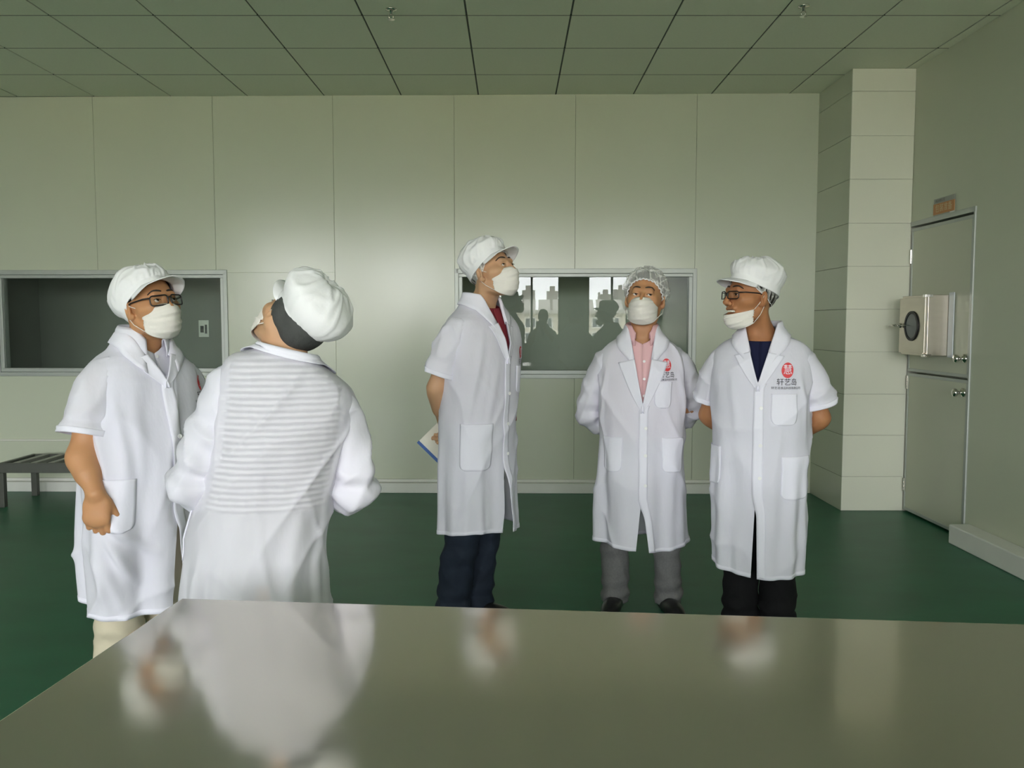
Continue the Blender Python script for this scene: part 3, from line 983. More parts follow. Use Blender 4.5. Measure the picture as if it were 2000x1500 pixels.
def make_mask(par, M, drop=0.0, seed=0, pull=0.0, ear=True, low=False):
    """pleated face mask; low = pulled below the lower lip"""
    nu, nv = 49, 33
    rng = np.random.default_rng(seed)
    P = np.zeros((nv, nu, 3))
    if low:
        tz = [0, .25, .5, .75, 1]; zc = [-.080, -.094, -.112, -.130, -.138]; yc = [-.104, -.109, -.104, -.086, -.060]
        zs = [-.052, -.066, -.082, -.098, -.110]; ys = -.018; xs = .066
    else:
        tz = [0, .22, .45, .75, 1]; zc = [-.010, -.034, -.062, -.106, -.130]; yc = [-.1045, -.126, -.117, -.100, -.062]
        zs = [-.018, -.034, -.052, -.074, -.092]; ys = -.032; xs = .066
    for i in range(nv):
        t = i / (nv - 1)
        c_z, c_y, s_z = np.interp(t, tz, zc), float(pchip(t, tz, yc)), np.interp(t, tz, zs)
        for j in range(nu):
            u = j / (nu - 1) * 2 - 1
            au = abs(u)
            x = xs * math.sin(u * R(82)) / math.sin(R(82))
            sharp = 1.75
            y = c_y + (ys - c_y) * au ** sharp
            z = c_z + (s_z - c_z) * au ** 1.8
            if t < 0.25 and not low:      # pinched over the nose, resting on the cheeks
                y += 0.010 * (1 - t / 0.25) * sstep(0.12, 0.5, au) * (1 - sstep(.7, 1, au))
            pl = 0.0016 * math.sin(t * 24) * (1 - 0.4 * au) + 0.0012 * math.sin(t * 41 + u * 5)
            crease = 0.006 * math.exp(-((t - 0.5 - 0.25 * (1 - au)) / 0.05) ** 2) * sstep(.3, .8, au)
            y -= pl + crease
            P[i, j] = (x, y, z)
    o = grid_mesh('face_mask', xf(M, P), M_MASK, par, solid=0.0018, flip=True)
    if ear:
        for s, j in ((-1, 0), (1, nu - 1)):
            for i, ez in ((0, .018), (nv - 1, -.034)):
                p0 = Vector(P[i, j]); p1 = Vector((.083 * s, .018, ez))
                mid = (p0 + p1) / 2 + Vector((.010 * s, 0, 0))
                pts = [M @ p for p in (p0, mid, p1)]
                MB().tube(pts, 0.0014, 6).build('ear_loop', M_MASK, o, smooth=True)
    return o

def rrect(w, h, r, n=5):
    pts = []
    for cx, cz, a0 in ((w / 2 - r, h / 2 - r, 0), (-w / 2 + r, h / 2 - r, 90), (-w / 2 + r, -h / 2 + r, 180), (w / 2 - r, -h / 2 + r, 270)):
        for k in range(n):
            a = R(a0 + 90 * k / (n - 1))
            pts.append((cx + r * math.cos(a), cz + r * math.sin(a)))
    return pts

def make_glasses(par, M, w=.053, h=.033, fr=.0022, slide=0.0):
    g = None
    m = MB()
    for s in (-1, 1):
        cx = .034 * s
        pts = []
        for (a, b) in rrect(w, h, .009):
            x = cx + a
            pts.append(M @ Vector((x, -.110 + slide + 0.9 * x * x * 6, b - .001)))
        m.tube(pts, fr, 6, closed=True)
    m.tube([M @ Vector((-.009, -.111 + slide, .006)), M @ Vector((0, -.114 + slide, .008)), M @ Vector((.009, -.111 + slide, .006))], fr, 6)
    g = m.build('spectacles', M_FRAME, par, smooth=True)
    for s in (-1, 1):
        x0 = .034 * s + w / 2 * s
        MB().tube([M @ Vector((x0, -.110 + slide + 5.4 * x0 * x0, .010)), M @ Vector((.073 * s, -.070, .012)), M @ Vector((.0815 * s, -.01, .012)), M @ Vector((.083 * s, .015, .004))], [.0028, .0028, .0026, .002], 6).build('temple_arm', M_FRAME, g, smooth=True)
        V = [M @ Vector((.034 * s + a * .97, -.110 + slide + 5.4 * (.034 * s + a) ** 2, b * .97 - .001)) for a, b in rrect(w, h, .009)]
        mesh_np('lens', np.array([list(v) for v in V]), [list(range(len(V)))], M_LENS, g, smooth=False)
    return g

def hand_prims(P, wrist, d, n, t, curl=(20, 30, 20), spread=0.0, thumb=(0.6, 0.7, 0.3), s=1.0, thumb_curl=20):
    """palm and five fingers. d = along the hand, n = out of the palm, t = towards the thumb"""
    wrist, d, n, t = Vector(wrist), Vector(d).normalized(), Vector(n).normalized(), Vector(t).normalized()
    rot = Matrix((d, t, n)).transposed().to_4x4()
    P.ell(wrist + d * .048 * s, (.056 * s, .041 * s, .0175 * s), k=.018, rot=rot)
    P.ell(wrist + d * .075 * s - n * .003 * s, (.024 * s, .041 * s, .0140 * s), k=.012, rot=rot)
    P.ell(wrist + d * .040 * s + t * .022 * s + n * .008 * s, (.035 * s, .018 * s, .015 * s), k=.012, rot=rot)
    for i, (off, L, r) in enumerate(((.029, .072, .0098), (.010, .080, .0100), (-.010, .074, .0096), (-.029, .058, .0086))):
        b = wrist + d * (.088 - abs(off - .005) * .18) * s + t * off * s
        ang = 0
        dirv = d + t * spread * off * 8
        for k, (fr, cu) in enumerate(zip((.46, .30, .24), curl)):
            ang += R(cu * (1 + 0.06 * (i - 1)))
            v = (dirv * math.cos(ang) + n * math.sin(ang)).normalized()
            e = b + v * L * fr * s
            P.cap(b, r * (1 - .07 * k) * s, e, r * (1 - .07 * (k + 1)) * s, k=.0035 if k else .006)
            b = e
    b = wrist + d * .030 * s + t * .030 * s + n * .010 * s
    v = (d * thumb[0] + t * thumb[1] + n * thumb[2]).normalized()
    e = b + v * .045 * s
    P.cap(b, .0125 * s, e, .0105 * s, k=.010)
    v2 = (v * math.cos(R(thumb_curl)) + (d * .8 - t * .6).normalized() * math.sin(R(thumb_curl))).normalized()
    P.cap(e, .0105 * s, e + v2 * .034 * s, .0085 * s, k=.004)

_shoe = Prims()
_shoe.ell((0, -.07, .045), (.046, .12, .042), k=.02)
_shoe.ell((0, .055, .05), (.038, .072, .05), k=.04)
_shoe.cap((0, .06, .06), .042, (0, .065, .10), .044, k=.02)
_shoe.ell((0, 0, -.05), (.2, .3, .052), k=.003, sub=True)
SHV, SHF = _shoe.mesh([(-1, 1)], [(-1, 1)], [(-1, 1)], f=.006)
SHV[:, 2] -= SHV[:, 2].min()

def decal_on(g, phi0, z0, V, F, name, mat, par, off, zs=1.0):
    """flat outline (x right as seen from the front, y up) laid on the garment surface"""
    cx, cy, a, b, n = [float(v) for v in g.par(np.array(z0))]
    rad = math.hypot(a * math.cos(phi0), b * math.sin(phi0))
    P = g.surf(phi0 + V[:, 0] / rad, z0 + V[:, 1] * zs, off)
    return mesh_np(name, P, F, mat, par, smooth=False)

_em = text_mesh('慧', 0.042); _nm = text_mesh('轩艺岛', 0.030); _sm = text_mesh('轩艺岛食品科技有限公司', 0.0115)

def emblem(g, phi, z, par, k=1.0):
    n = 40
    rx, rz = .026 * k, .031 * k
    def disc(r0, r1):
        V = [(rx * r * math.cos(2 * math.pi * i / n), rz * r * math.sin(2 * math.pi * i / n), 0) for r in (r0, r1) for i in range(n)]
        F = [(i, (i + 1) % n, n + (i + 1) % n, n + i) for i in range(n)]
        return np.array(V), F
    V, F = disc(0.0001, 1.0)
    decal_on(g, phi, z, V, F, 'emblem', M_LOGO, par, .0028)
    V, F = _nm
    if len(V): decal_on(g, phi, z - .049 * k, V * k, F, 'coat_lettering', M_INK, par, .0030)
    V, F = _sm
    if len(V): decal_on(g, phi, z - .072 * k, V * k, F, 'coat_small_lettering', M_INK, par, .0030)
    V, F = _em
    if len(V): decal_on(g, phi, z, V * 1.0 * k, F, 'seal_character', M_COAT2, par, .0042)

def pocket(g, phi0, z0, w, h, par, r=.03, name='pocket'):
    """patch pocket sewn on the coat; (phi0, z0) is its centre"""
    cx, cy, a, b, n = [float(v) for v in g.par(np.array(z0))]
    rad = math.hypot(a * math.cos(phi0), b * math.sin(phi0))
    nu, nv = 17, 21
    P = np.zeros((nv, nu, 3))
    u = np.linspace(-1, 1, nu); v = np.linspace(0, 1, nv)
    U, Vv = np.meshgrid(u, v)
    hw = np.where(Vv * h > h - r, (w / 2 - r) + np.sqrt(np.clip(r * r - (Vv * h - (h - r)) ** 2, 0, None)), w / 2)
    X = U * hw; Z = z0 + h / 2 - Vv * h
    P = g.surf(phi0 + X / rad, Z, 0.0035 + 0.003 * (1 - Vv) * (1 - U ** 2))
    return grid_mesh(name, P, M_COAT2, par, solid=0.003, flip=True)

def person(cfg):
    pos, yaw = cfg['pos'], R(cfg['yaw'])
    root = empty('person', (pos[0], pos[1], 0), yaw)
    tag(root, cfg['label'], 'person', 'visitors in white coats')
    lean = cfg.get('lean')
    sd = cfg['seed']
    # ---- head frame
    h = cfg['head']
    Mh = Matrix.Translation(h['c']) @ Matrix.Rotation(R(h['yaw']), 4, 'Z') @ Matrix.Rotation(-R(h['pitch']), 4, 'X') @ Matrix.Rotation(R(h.get('roll', 0)), 4, 'Y') @ Matrix.Scale(h.get('s', 1.03), 4)
    # ---- body: one continuous skin
    P = Prims()
    head_prims(P, Mh, ears=True, smile=h.get('smile', False))
    nb = Vector(cfg['neck'])
    hb = Mh @ Vector((0, .028, -.045))
    P.cap(hb, .053, nb, .056, k=.03)
    for s in (-1, 1):                                  # neck muscles and trapezius
        P.cap(Mh @ Vector((.052 * s, .03, -.04)), .018, nb + Vector((.022 * s, -.045, .0)), .014, k=.03)
        P.cap(nb + Vector((.02 * s, .02, -.03)), .040, nb + Vector((.12 * s, .02, -.12)), .035, k=.04)
    hip = cfg['hip']; bk = cfg.get('bk', 1.0)
    P.cap(nb + Vector((0, .01, -.03)), .060, (nb.x * .8, nb.y * .6 + .01, nb.z - .16), .105 * bk, k=.05)
    P.cap((nb.x * .8, nb.y * .6 + .01, nb.z - .16), .105 * bk, (hip[0], hip[1], hip[2]), .115 * bk, k=.05)
    fx, fy, fz = [], [], []
    hc = Mh.translation
    fx.append((hc.x - .13, hc.x + .13)); fy.append((hc.y - .15, hc.y + .15)); fz.append((hc.z - .2, hc.z + .16))
    for a in cfg['arms']:
        sh, el, wr = [Vector(v) for v in (a['sh'], a['el'], a['wr'])]
        k = a.get('k', 1.0)
        P.cap(sh, .052 * k, el, .041 * k, k=.02)
        up = (el - sh).normalized()
        P.cap(sh + up * .05, .054 * k, sh + (el - sh) * .6, .048 * k, k=.02)
        fa = (wr - el)
        P.cap(el, .041 * k, wr, .027 * k, k=.02)
        P.cap(el + fa * .12, .046 * k, el + fa * .45, .040 * k, k=.02)
        hd = a.get('hand')
        if hd:
            hand_prims(P, wr, hd['d'], hd['n'], hd['t'], hd.get('curl', (25, 35, 25)), 0.0, hd.get('thumb', (.6, .7, .3)), hd.get('s', 1.0), hd.get('tc', 20))
            fx.append((wr.x - .13, wr.x + .13)); fy.append((wr.y - .13, wr.y + .13)); fz.append((wr.z - .2, wr.z + .13))
    for L in cfg['legs']:
        P.cap((hip[0] * .5 + L[0][0] * .5, hip[1], hip[2] - .02), .085 * bk, L[1], .058, k=.04)
        P.cap(L[1], .055, L[2], .040, k=.02)
    V, F = P.mesh(fx, fy, fz, f=0.0034, c=0.010)
    mesh_np('body', V, F, cfg.get('skin', M_SKIN), root)
    # ---- eyes and brows
    gz = Vector(h.get('gaze', (0, -1, 0))).normalized()
    gz = (Mh.to_3x3().normalized() @ gz)
    me_ = eye_material('eye_%d' % sd, gz)
    for s in (-1, 1):
        m = MB()
        prof = [(0.0138 * math.sin(math.pi * i / 10), -0.0138 * math.cos(math.pi * i / 10)) for i in range(11)]
        m.lathe([(max(r, .0002), hh) for r, hh in prof], 18)
        o = m.build('eye', me_, root, smooth=True)
        o.location = Mh @ Vector((.032 * s, -.0755, .003))
        pts = []
        for i in range(7):
            t = i / 6
            az = R(6 + 27 * t) * s
            r, d = head_hit(az, R(12.0 + 2.8 * math.sin(t * 3.0) - 3.2 * t * t))
            pts.append(Mh @ (HCEN + d * (r + .0005)))
        MB().tube(pts, [.0026, .0042, .0048, .0046, .0040, .0030, .0015], 6).build('eyebrow', M_LASH, root, smooth=True)
        pts = [Mh @ Vector((.032 * s + x, -.0905 + 18 * x * x * .9, .0072 - 16 * x * x)) for x in (-.014, -.008, 0, .008, .014)]
        MB().tube(pts, .0011, 5).build('eyelash', M_LASH, root, smooth=True)
    if h.get('smile'):
        m = MB()
        for i in range(8):
            x = (i - 3.5) * .0058
            y = -.0875 + 9 * x * x
            m.box(x - .0027, x + .0027, y, y + .006, -.0680, -.0605)
        o = m.build('teeth', M_TEETH, root, bev=.0008)
        o.data.transform(Mh)
    # ---- coat
    coat_kw = dict(seed=sd, folds=cfg.get('folds', ()), noise=cfg.get('noise', .0095), drape=cfg.get('drape', .013), waist=cfg.get('waist', .95), lean=lean)
    G = Garment(cfg['coat'], **coat_kw)
    z0, zt = G.z[0], G.z[-1]
    zv, zb = cfg['zv'], cfg['zb']                       # foot of the V neck, lowest fastened point
    n1 = int((zt - .13 - z0) / .009); n2 = 36
    zz = np.concatenate([np.linspace(z0, zt - .13, n1, endpoint=False), np.linspace(zt - .13, zt, n2)])
    def dl(z, side):
        t = np.clip((z - zv) / (zt - zv), 0, 1)
        _, _, a_, b_, n_ = G.par(z)
        d = np.arcsin(np.clip(cfg.get('xw', .066) * t ** cfg.get('vexp', 1.0) / a_, 0, .90) ** (n_ / 2.0))
        sl = cfg['slit'][0 if side < 0 else 1]
        d = d + sl * (np.clip((zb - z) / (zb - z0), 0, 1)) ** 1.1
        mid = (z <= zv) & (z >= zb)
        return d
    nphi = 200
    ov = .05 * (1 - sstep(zv - .02, zv + .06, zz)) * sstep(zb - .12, zb, zz)
    pl = dl(zz, 1) - ov; pr = 2 * math.pi - dl(zz, -1)   # the person's left front overlaps
    u = np.linspace(0, 1, nphi)
    PH = pl[:, None] + (pr - pl)[:, None] * u[None, :]
    offs = np.where(u < .03, .005 * (1 - u / .03), 0)[None, :] * np.ones_like(PH)
    hemw = 0.012 * np.sin(PH * 2 + sd) + cfg.get('hem_tilt', (0, 0))[0] * np.cos(PH) + cfg.get('hem_tilt', (0, 0))[1] * np.sin(PH)
    ZZ = zz[:, None] + hemw * (1 - sstep(z0, z0 + .25, zz))[:, None]
    S = G.surf(PH, ZZ, offs)
    coat = grid_mesh('lab_coat', S, cfg.get('coat_mat', M_COAT), root)
    # hem band
    HB = G.surf(PH[:3, :], ZZ[:3, :] - np.array([0.0, -0.0, 0.0])[:, None], offs[:3] + .0015)
    grid_mesh('hem', HB, M_COAT2, coat, solid=.003)
    # placket strip along the left front edge
    zp = np.linspace(z0 + .004, zv + .02, 110)
    row = dl(zp, 1) - .05 * (1 - sstep(zv - .02, zv + .06, zp)) * sstep(zb - .12, zb, zp)
    PP = np.stack([G.surf(row + .03 * 1.0 * k / 4 * 4.5, zp + (0.012 * np.sin((row) * 2 + sd) + cfg.get('hem_tilt', (0, 0))[0]) * (1 - sstep(z0, z0 + .25, zp)), .0058 - .0004 * k) for k in range(5)], 1)
    grid_mesh('placket', PP, M_COAT2, coat, solid=.002)
    for bz in cfg.get('buttons', ()):
        c = G.surf(np.array(.045 * 1.0), np.array(bz), .007)
        c2 = G.surf(np.array(.045), np.array(bz), .02)
        d = Vector(c2 - c).normalized()
        Mb = Matrix.Translation(Vector(c)) @ d.to_track_quat('Z', 'Y').to_matrix().to_4x4()
        MB().lathe([(.0075, 0), (.0082, .0015), (.0082, .003), (.006, .0034), (.005, .0026)], 14, Mb).build('button', M_BTN, coat, smooth=False)
    # lapels
    zn = zv + (zt - zv) * cfg.get('notch', .68)
    lw = cfg.get('lapel', .075)
    for side in (1, -1):
        zl = np.linspace(zv - .015, zn, 34)
        t = np.clip((zl - zl[0]) / (zn - zl[0]), 0, 1)
        wd = lw * (t ** .8)
        rows = []
        for k in range(10):
            q = k / 9
            cx, cy, a, b, n = G.par(zl)
            ph = dl(np.maximum(zl, zv), side)
            rad = np.hypot(a * np.cos(ph), b * np.sin(ph))
            roll = .011 * (1 - q) ** 2 + .0055
            rows.append(G.surf(side * (ph - .012 + q * wd / rad), zl - .012 * q * t, roll))
        LP = np.stack(rows, 1)
        grid_mesh('lapel', LP, M_COAT2, coat, solid=.003, flip=(side < 0))
    # collar
    phc = np.linspace(dl(np.array(zn), 1), 2 * math.pi - dl(np.array(zn), -1), 70)
    dist_front = np.minimum(phc, 2 * math.pi - phc)
    tfront = 1 - sstep(R(35), R(110), dist_front)
    zq = np.linspace(zn, zt, 60)
    cz = np.interp(dist_front, np.maximum.accumulate(dl(zq, 1) + np.arange(60) * 1e-6), zq)
    rows = []
    st = cfg.get('stand', .022)
    for k, (rise, outw) in enumerate(((-.004, .0), (st * .6, -.002), (st, .0), (st * 1.02, .0035), (st * .75, .007), (st * .2, .010))):
        rows.append(G.surf(phc, cz, 0.0, rough=False) + np.stack([np.sin(phc) * outw, -np.cos(phc) * outw, np.full_like(phc, rise) * (1 - .55 * tfront)], -1))
    for q in (.25, .5, .75, 1.0):
        zz_ = cz - (cfg.get('fall', .035) + .030 * tfront) * q
        rows.append(G.surf(phc, zz_, .009 - .003 * q, rough=True))
    CP = np.stack(rows, 0)
    grid_mesh('collar', CP, M_COAT2, coat, solid=.0025)
    # pockets and print
    for (p0, zc_, w, hh) in cfg.get('pockets', ()):
        pocket(G, p0, zc_, w, hh, coat)
    if 'emblem' in cfg:
        emblem(G, cfg['emblem'][0], cfg['emblem'][1], coat, cfg['emblem'][2] if len(cfg['emblem']) > 2 else 1.0)
    # ---- sleeves
    for i, a in enumerate(cfg['arms']):
        SP = tube_sheet(a['sleeve'], a['sr'], 44, a.get('rows', 90), sd * 10 + i, a.get('noise', .006), a.get('ripples', ()))
        sl = grid_mesh('sleeve', SP, M_COAT_SLEEVE, coat, closed=True)
        CF = SP[-5:] + 0
        ctr = CF.mean(axis=1, keepdims=True)
        CF = ctr + (CF - ctr) * (1 + .0035 / max(.03, np.linalg.norm(CF - ctr, axis=-1).mean()))
        grid_mesh('cuff', CF, M_COAT2, coat, closed=True, solid=.003)
    # ---- shirt under the coat
    shm = cfg.get('shirt')
    if shm is not None:
        ztop = zt + cfg.get('shirt_rise', .0)
        T = [(z, cx, cy, a * .93 - .006, b * .93 - .006, n) for (z, cx, cy, a, b, n) in cfg['coat'] if z > cfg['shirt_z0'] + .03]
        T = [(cfg['shirt_z0'],) + T[0][1:]] + T
        T[-1] = (ztop,) + T[-1][1:]
        Gs = Garment(T, seed=sd + 50, noise=.003, drape=0, lean=lean)
        zs = np.concatenate([np.linspace(cfg['shirt_z0'], ztop - .13, 60, endpoint=False), np.linspace(ztop - .13, ztop, 24)])
        nv_ = cfg.get('shirt_v', 0.0)
        dv = R(50) * np.clip((zs - (ztop - nv_)) / max(nv_, 1e-3), 0, 1) if nv_ else np.zeros_like(zs)
        u = np.linspace(0, 1, 120)
        PHs = dv[:, None] + (2 * math.pi - 2 * dv[:, None]) * u[None, :]
        dip = cfg.get('shirt_dip', .03)
        Zs = zs[:, None] - dip * sstep(ztop - .12, ztop, zs)[:, None] * (0.5 + 0.5 * np.cos(PHs))
        Ss = Gs.surf(PHs, Zs)
        shirt = grid_mesh('shirt', Ss, shm, root, solid=.002)
        if cfg.get('shirt_collar'):
            for side in (1, -1):
                ph = np.linspace(R(cfg.get('sc_front', 16)), math.pi, 40)
                rows = []
                zc = ztop - dip * (.5 + .5 * np.cos(ph))
                zc = np.where(ph < R(50), np.minimum(zc, ztop - nv_ + nv_ * ph / R(50)), zc) if nv_ else zc
                for (rise, outw) in ((-.002, .0), (.020, .001), (.026, .005), (.014, .011), (-.006, .016), (-.024, .020)):
                    fr = 1 - sstep(R(10), R(75), ph)
                    rows.append(Gs.surf(side * ph, zc, 0, rough=False) + np.stack([side * np.sin(ph) * outw, -np.cos(ph) * (outw + .012 * fr), rise * (1 + 0.5 * fr * (rise < 0)) - .004 * fr], -1))
                grid_mesh('shirt_collar', np.stack(rows, 0), shm, shirt, solid=.002, flip=(side < 0))
            if cfg.get('shirt_buttons'):
                for bz in cfg['shirt_buttons']:
                    c = Gs.surf(np.array(0.02), np.array(bz), .004); c2 = Gs.surf(np.array(0.02), np.array(bz), .02)
                    dd = Vector(c2 - c).normalized()
                    Mb = Matrix.Translation(Vector(c)) @ dd.to_track_quat('Z', 'Y').to_matrix().to_4x4()
                    MB().lathe([(.006, 0), (.0065, .002), (.004, .0025)], 12, Mb).build('shirt_button', M_BTN, shirt)
    # ---- trousers and shoes
    tm = cfg['trousers']
    rows_v = []; rows_f = []
    n0 = 0
    for i, L in enumerate(cfg['legs']):
        (a0, k0, f0) = L[:3]
        rr = L[3] if len(L) > 3 else (.105, .085, .068, .072)
        TP = tube_sheet([(a0[0], a0[1], a0[2]), (a0[0] * .5 + k0[0] * .5, a0[1] * .5 + k0[1] * .5, a0[2] * .5 + k0[2] * .5), k0, ((k0[0] + f0[0]) / 2, (k0[1] + f0[1]) / 2, (k0[2] + f0[2]) / 2), (f0[0], f0[1], .045)],
                        [rr[0], (rr[0] + rr[1]) / 2, rr[1], rr[2], rr[3]], 44, 110, sd * 7 + i, .0045, ((.62, .10, .005, 5, 1.2), (.93, .09, .006, 6, 1.0)), up0=(0, -1, 0))
        rows_v.append(TP.reshape(-1, 3)); rows_f.append(grid_faces(110, 44, True) + n0); n0 += TP.shape[0] * TP.shape[1]
    ht = cfg['hip']; pk = cfg.get('pk', 1.0)
    PT = Garment([(ht[2] - .14, ht[0], ht[1], .15 * pk, .10 * pk, 2.2), (ht[2], ht[0], ht[1], .165 * pk, .115 * pk, 2.3), (ht[2] + .12, ht[0], ht[1], .15 * pk, .11 * pk, 2.3), (ht[2] + .2, ht[0], ht[1], .145 * pk, .105 * pk, 2.3)], seed=sd, noise=.002, drape=0, lean=None)
    pv = PT.surf(np.linspace(0, 2 * math.pi, 60, endpoint=False)[None, :], np.linspace(ht[2] - .14, ht[2] + .2, 30)[:, None])
    rows_v.append(pv.reshape(-1, 3)); rows_f.append(grid_faces(30, 60, True) + n0)
    tr = mesh_np('trousers', np.concatenate(rows_v), np.concatenate(rows_f), tm, root)
    solidify(tr, .002)
    for i, L in enumerate(cfg['legs']):
        o = mesh_np('shoe', SHV, SHF, M_SHOE, root)
        o.location = (L[2][0], L[2][1] - .04, 0)
        o.rotation_euler = (0, 0, R(L[4] if len(L) > 4 else 0))
    # ---- head wear
    hw = cfg.get('headwear', {})
    hair_edge = lerp_az(hw.get('hair', [(0, 48), (35, 44), (60, 28), (72, 8), (88, 2), (100, -8), (130, -38), (180, -44)]))
    HPs = head_shell(hair_edge, lambda a, t, el: .001 + .006 * float(sstep(0, .12, t)) + .0015 * math.sin(19 * a + 9 * t), 90, 20, Mh)
    grid_mesh('hair', HPs, M_HAIR, root, closed=True)
    if 'snood' in hw:
        ed = lerp_az(hw['snood'])
        SPn = head_shell(ed, lambda a, t, el: .009 + .003 * math.sin(5 * a) + .012 * (1 - math.cos(a)) / 2 * float(sstep(0, .2, t)), 90, 20, Mh)
        grid_mesh('hair_cover', SPn, M_SNOOD, root, closed=True, solid=.002)
    if 'net' in hw:
        ed = lerp_az(hw['net'])
        rng = np.random.default_rng(sd)
        ph = rng.uniform(0, 6.28, 6)
        amp = hw.get('net_puff', .022)
        def nt_th(a, t, el):
            return .006 + amp * float(sstep(0.02, .35, t)) + .2 * amp * math.sin(13 * a + ph[0] + 4 * t) * float(sstep(0, .3, t)) + .15 * amp * math.sin(31 * a + ph[1]) * (1 - float(sstep(.1, .5, t))) + .15 * amp * math.sin(9 * t * 3 + 5 * a) * float(sstep(.2, .5, t))
        NP = head_shell(ed, nt_th, 130, 30, Mh)
        net = grid_mesh('hair_net', NP, M_NET, root, closed=True)
        pts = []
        for j in range(130):
            pts.append(Vector(NP[0, j]) * .6 + Vector(NP[1, j]) * .4)
        MB().tube(pts, [min(.0032, .0012 + amp * .1) + .05 * amp * math.sin(j * 1.9) for j in range(130)], 6, closed=True).build('elastic_edge', M_CAP, net, smooth=True)
    if 'cap' in hw:
        make_cap(root, Mh, sd + 3, lerp_az(hw['cap']), hw.get('puff', .026), True, hw.get('droop', .25), hw.get('vlen', .062))
    if cfg.get('mask', True):
        make_mask(root, Mh, seed=sd, low=cfg.get('mask_low', False))
    if cfg.get('glasses'):
        make_glasses(root, Mh, **cfg['glasses'])
    return root, Mh, G

T_ = lambda rows, n=2.35: [(r[0], r[1], r[2], r[3], r[4], r[5] if len(r) > 5 else n) for r in rows]
M_TROU_GREY = cloth('grey_trouser_cloth', (0.17, 0.17, 0.17), noise=(120, .25))
M_TROU_BLACK = cloth('black_trouser_cloth', (0.008, 0.008, 0.009))
M_TROU_CREAM = cloth('cream_trouser_cloth', (0.62, 0.56, 0.42))
M_DENIM = cloth('dark_denim', (0.018, 0.026, 0.042), noise=(7, .6))
M_PINK = cloth('pink_shirt_cloth', (0.80, 0.50, 0.52), bump=(30, .08))
M_WSHIRT = cloth('white_shirt_cloth', (0.76, 0.76, 0.84), bump=(30, .08))
M_MAROON = cloth('maroon_tshirt', (0.27, 0.035, 0.05))
M_NAVY = cloth('navy_tshirt', (0.010, 0.013, 0.045))
M_STRIPE, nt_, p_ = new_mat('striped_shirt')
tc_ = nt_.nodes.new('ShaderNodeTexCoord'); wv_ = nt_.nodes.new('ShaderNodeTexWave')
wv_.bands_direction = 'Z'; wv_.inputs['Scale'].default_value = 19; wv_.inputs['Distortion'].default_value = 0.6; wv_.inputs['Detail'].default_value = 0
nt_.links.new(tc_.outputs['Object'], wv_.inputs['Vector'])
rp_ = nt_.nodes.new('ShaderNodeValToRGB')
rp_.color_ramp.elements[0].position = .42; rp_.color_ramp.elements[0].color = (.06, .06, .07, 1)
rp_.color_ramp.elements[1].position = .55; rp_.color_ramp.elements[1].color = (.8, .78, .8, 1)
nt_.links.new(wv_.outputs[0], rp_.inputs[0]); nt_.links.new(rp_.outputs[0], p_.inputs['Base Color'])
p_.inputs['Roughness'].default_value = .9

def ctab(low, zt, ash, cyt=.0, nk=.076):
    """coat outline: rows below the chest, then a standard shoulder slope up to the neck at zt"""
    up = [(zt - .215, 0, cyt - .004, ash + .004, .148), (zt - .150, 0, cyt, ash, .134), (zt - .110, 0, cyt + .004, ash * .93, .120), (zt - .080, 0, cyt + .006, ash * .79, .106),
          (zt - .052, 0, cyt + .006, ash * .60, .094), (zt - .024, 0, cyt + .004, nk + .019, nk + .009), (zt, 0, cyt + .002, nk, nk - .002)]
    return T_(low + up)

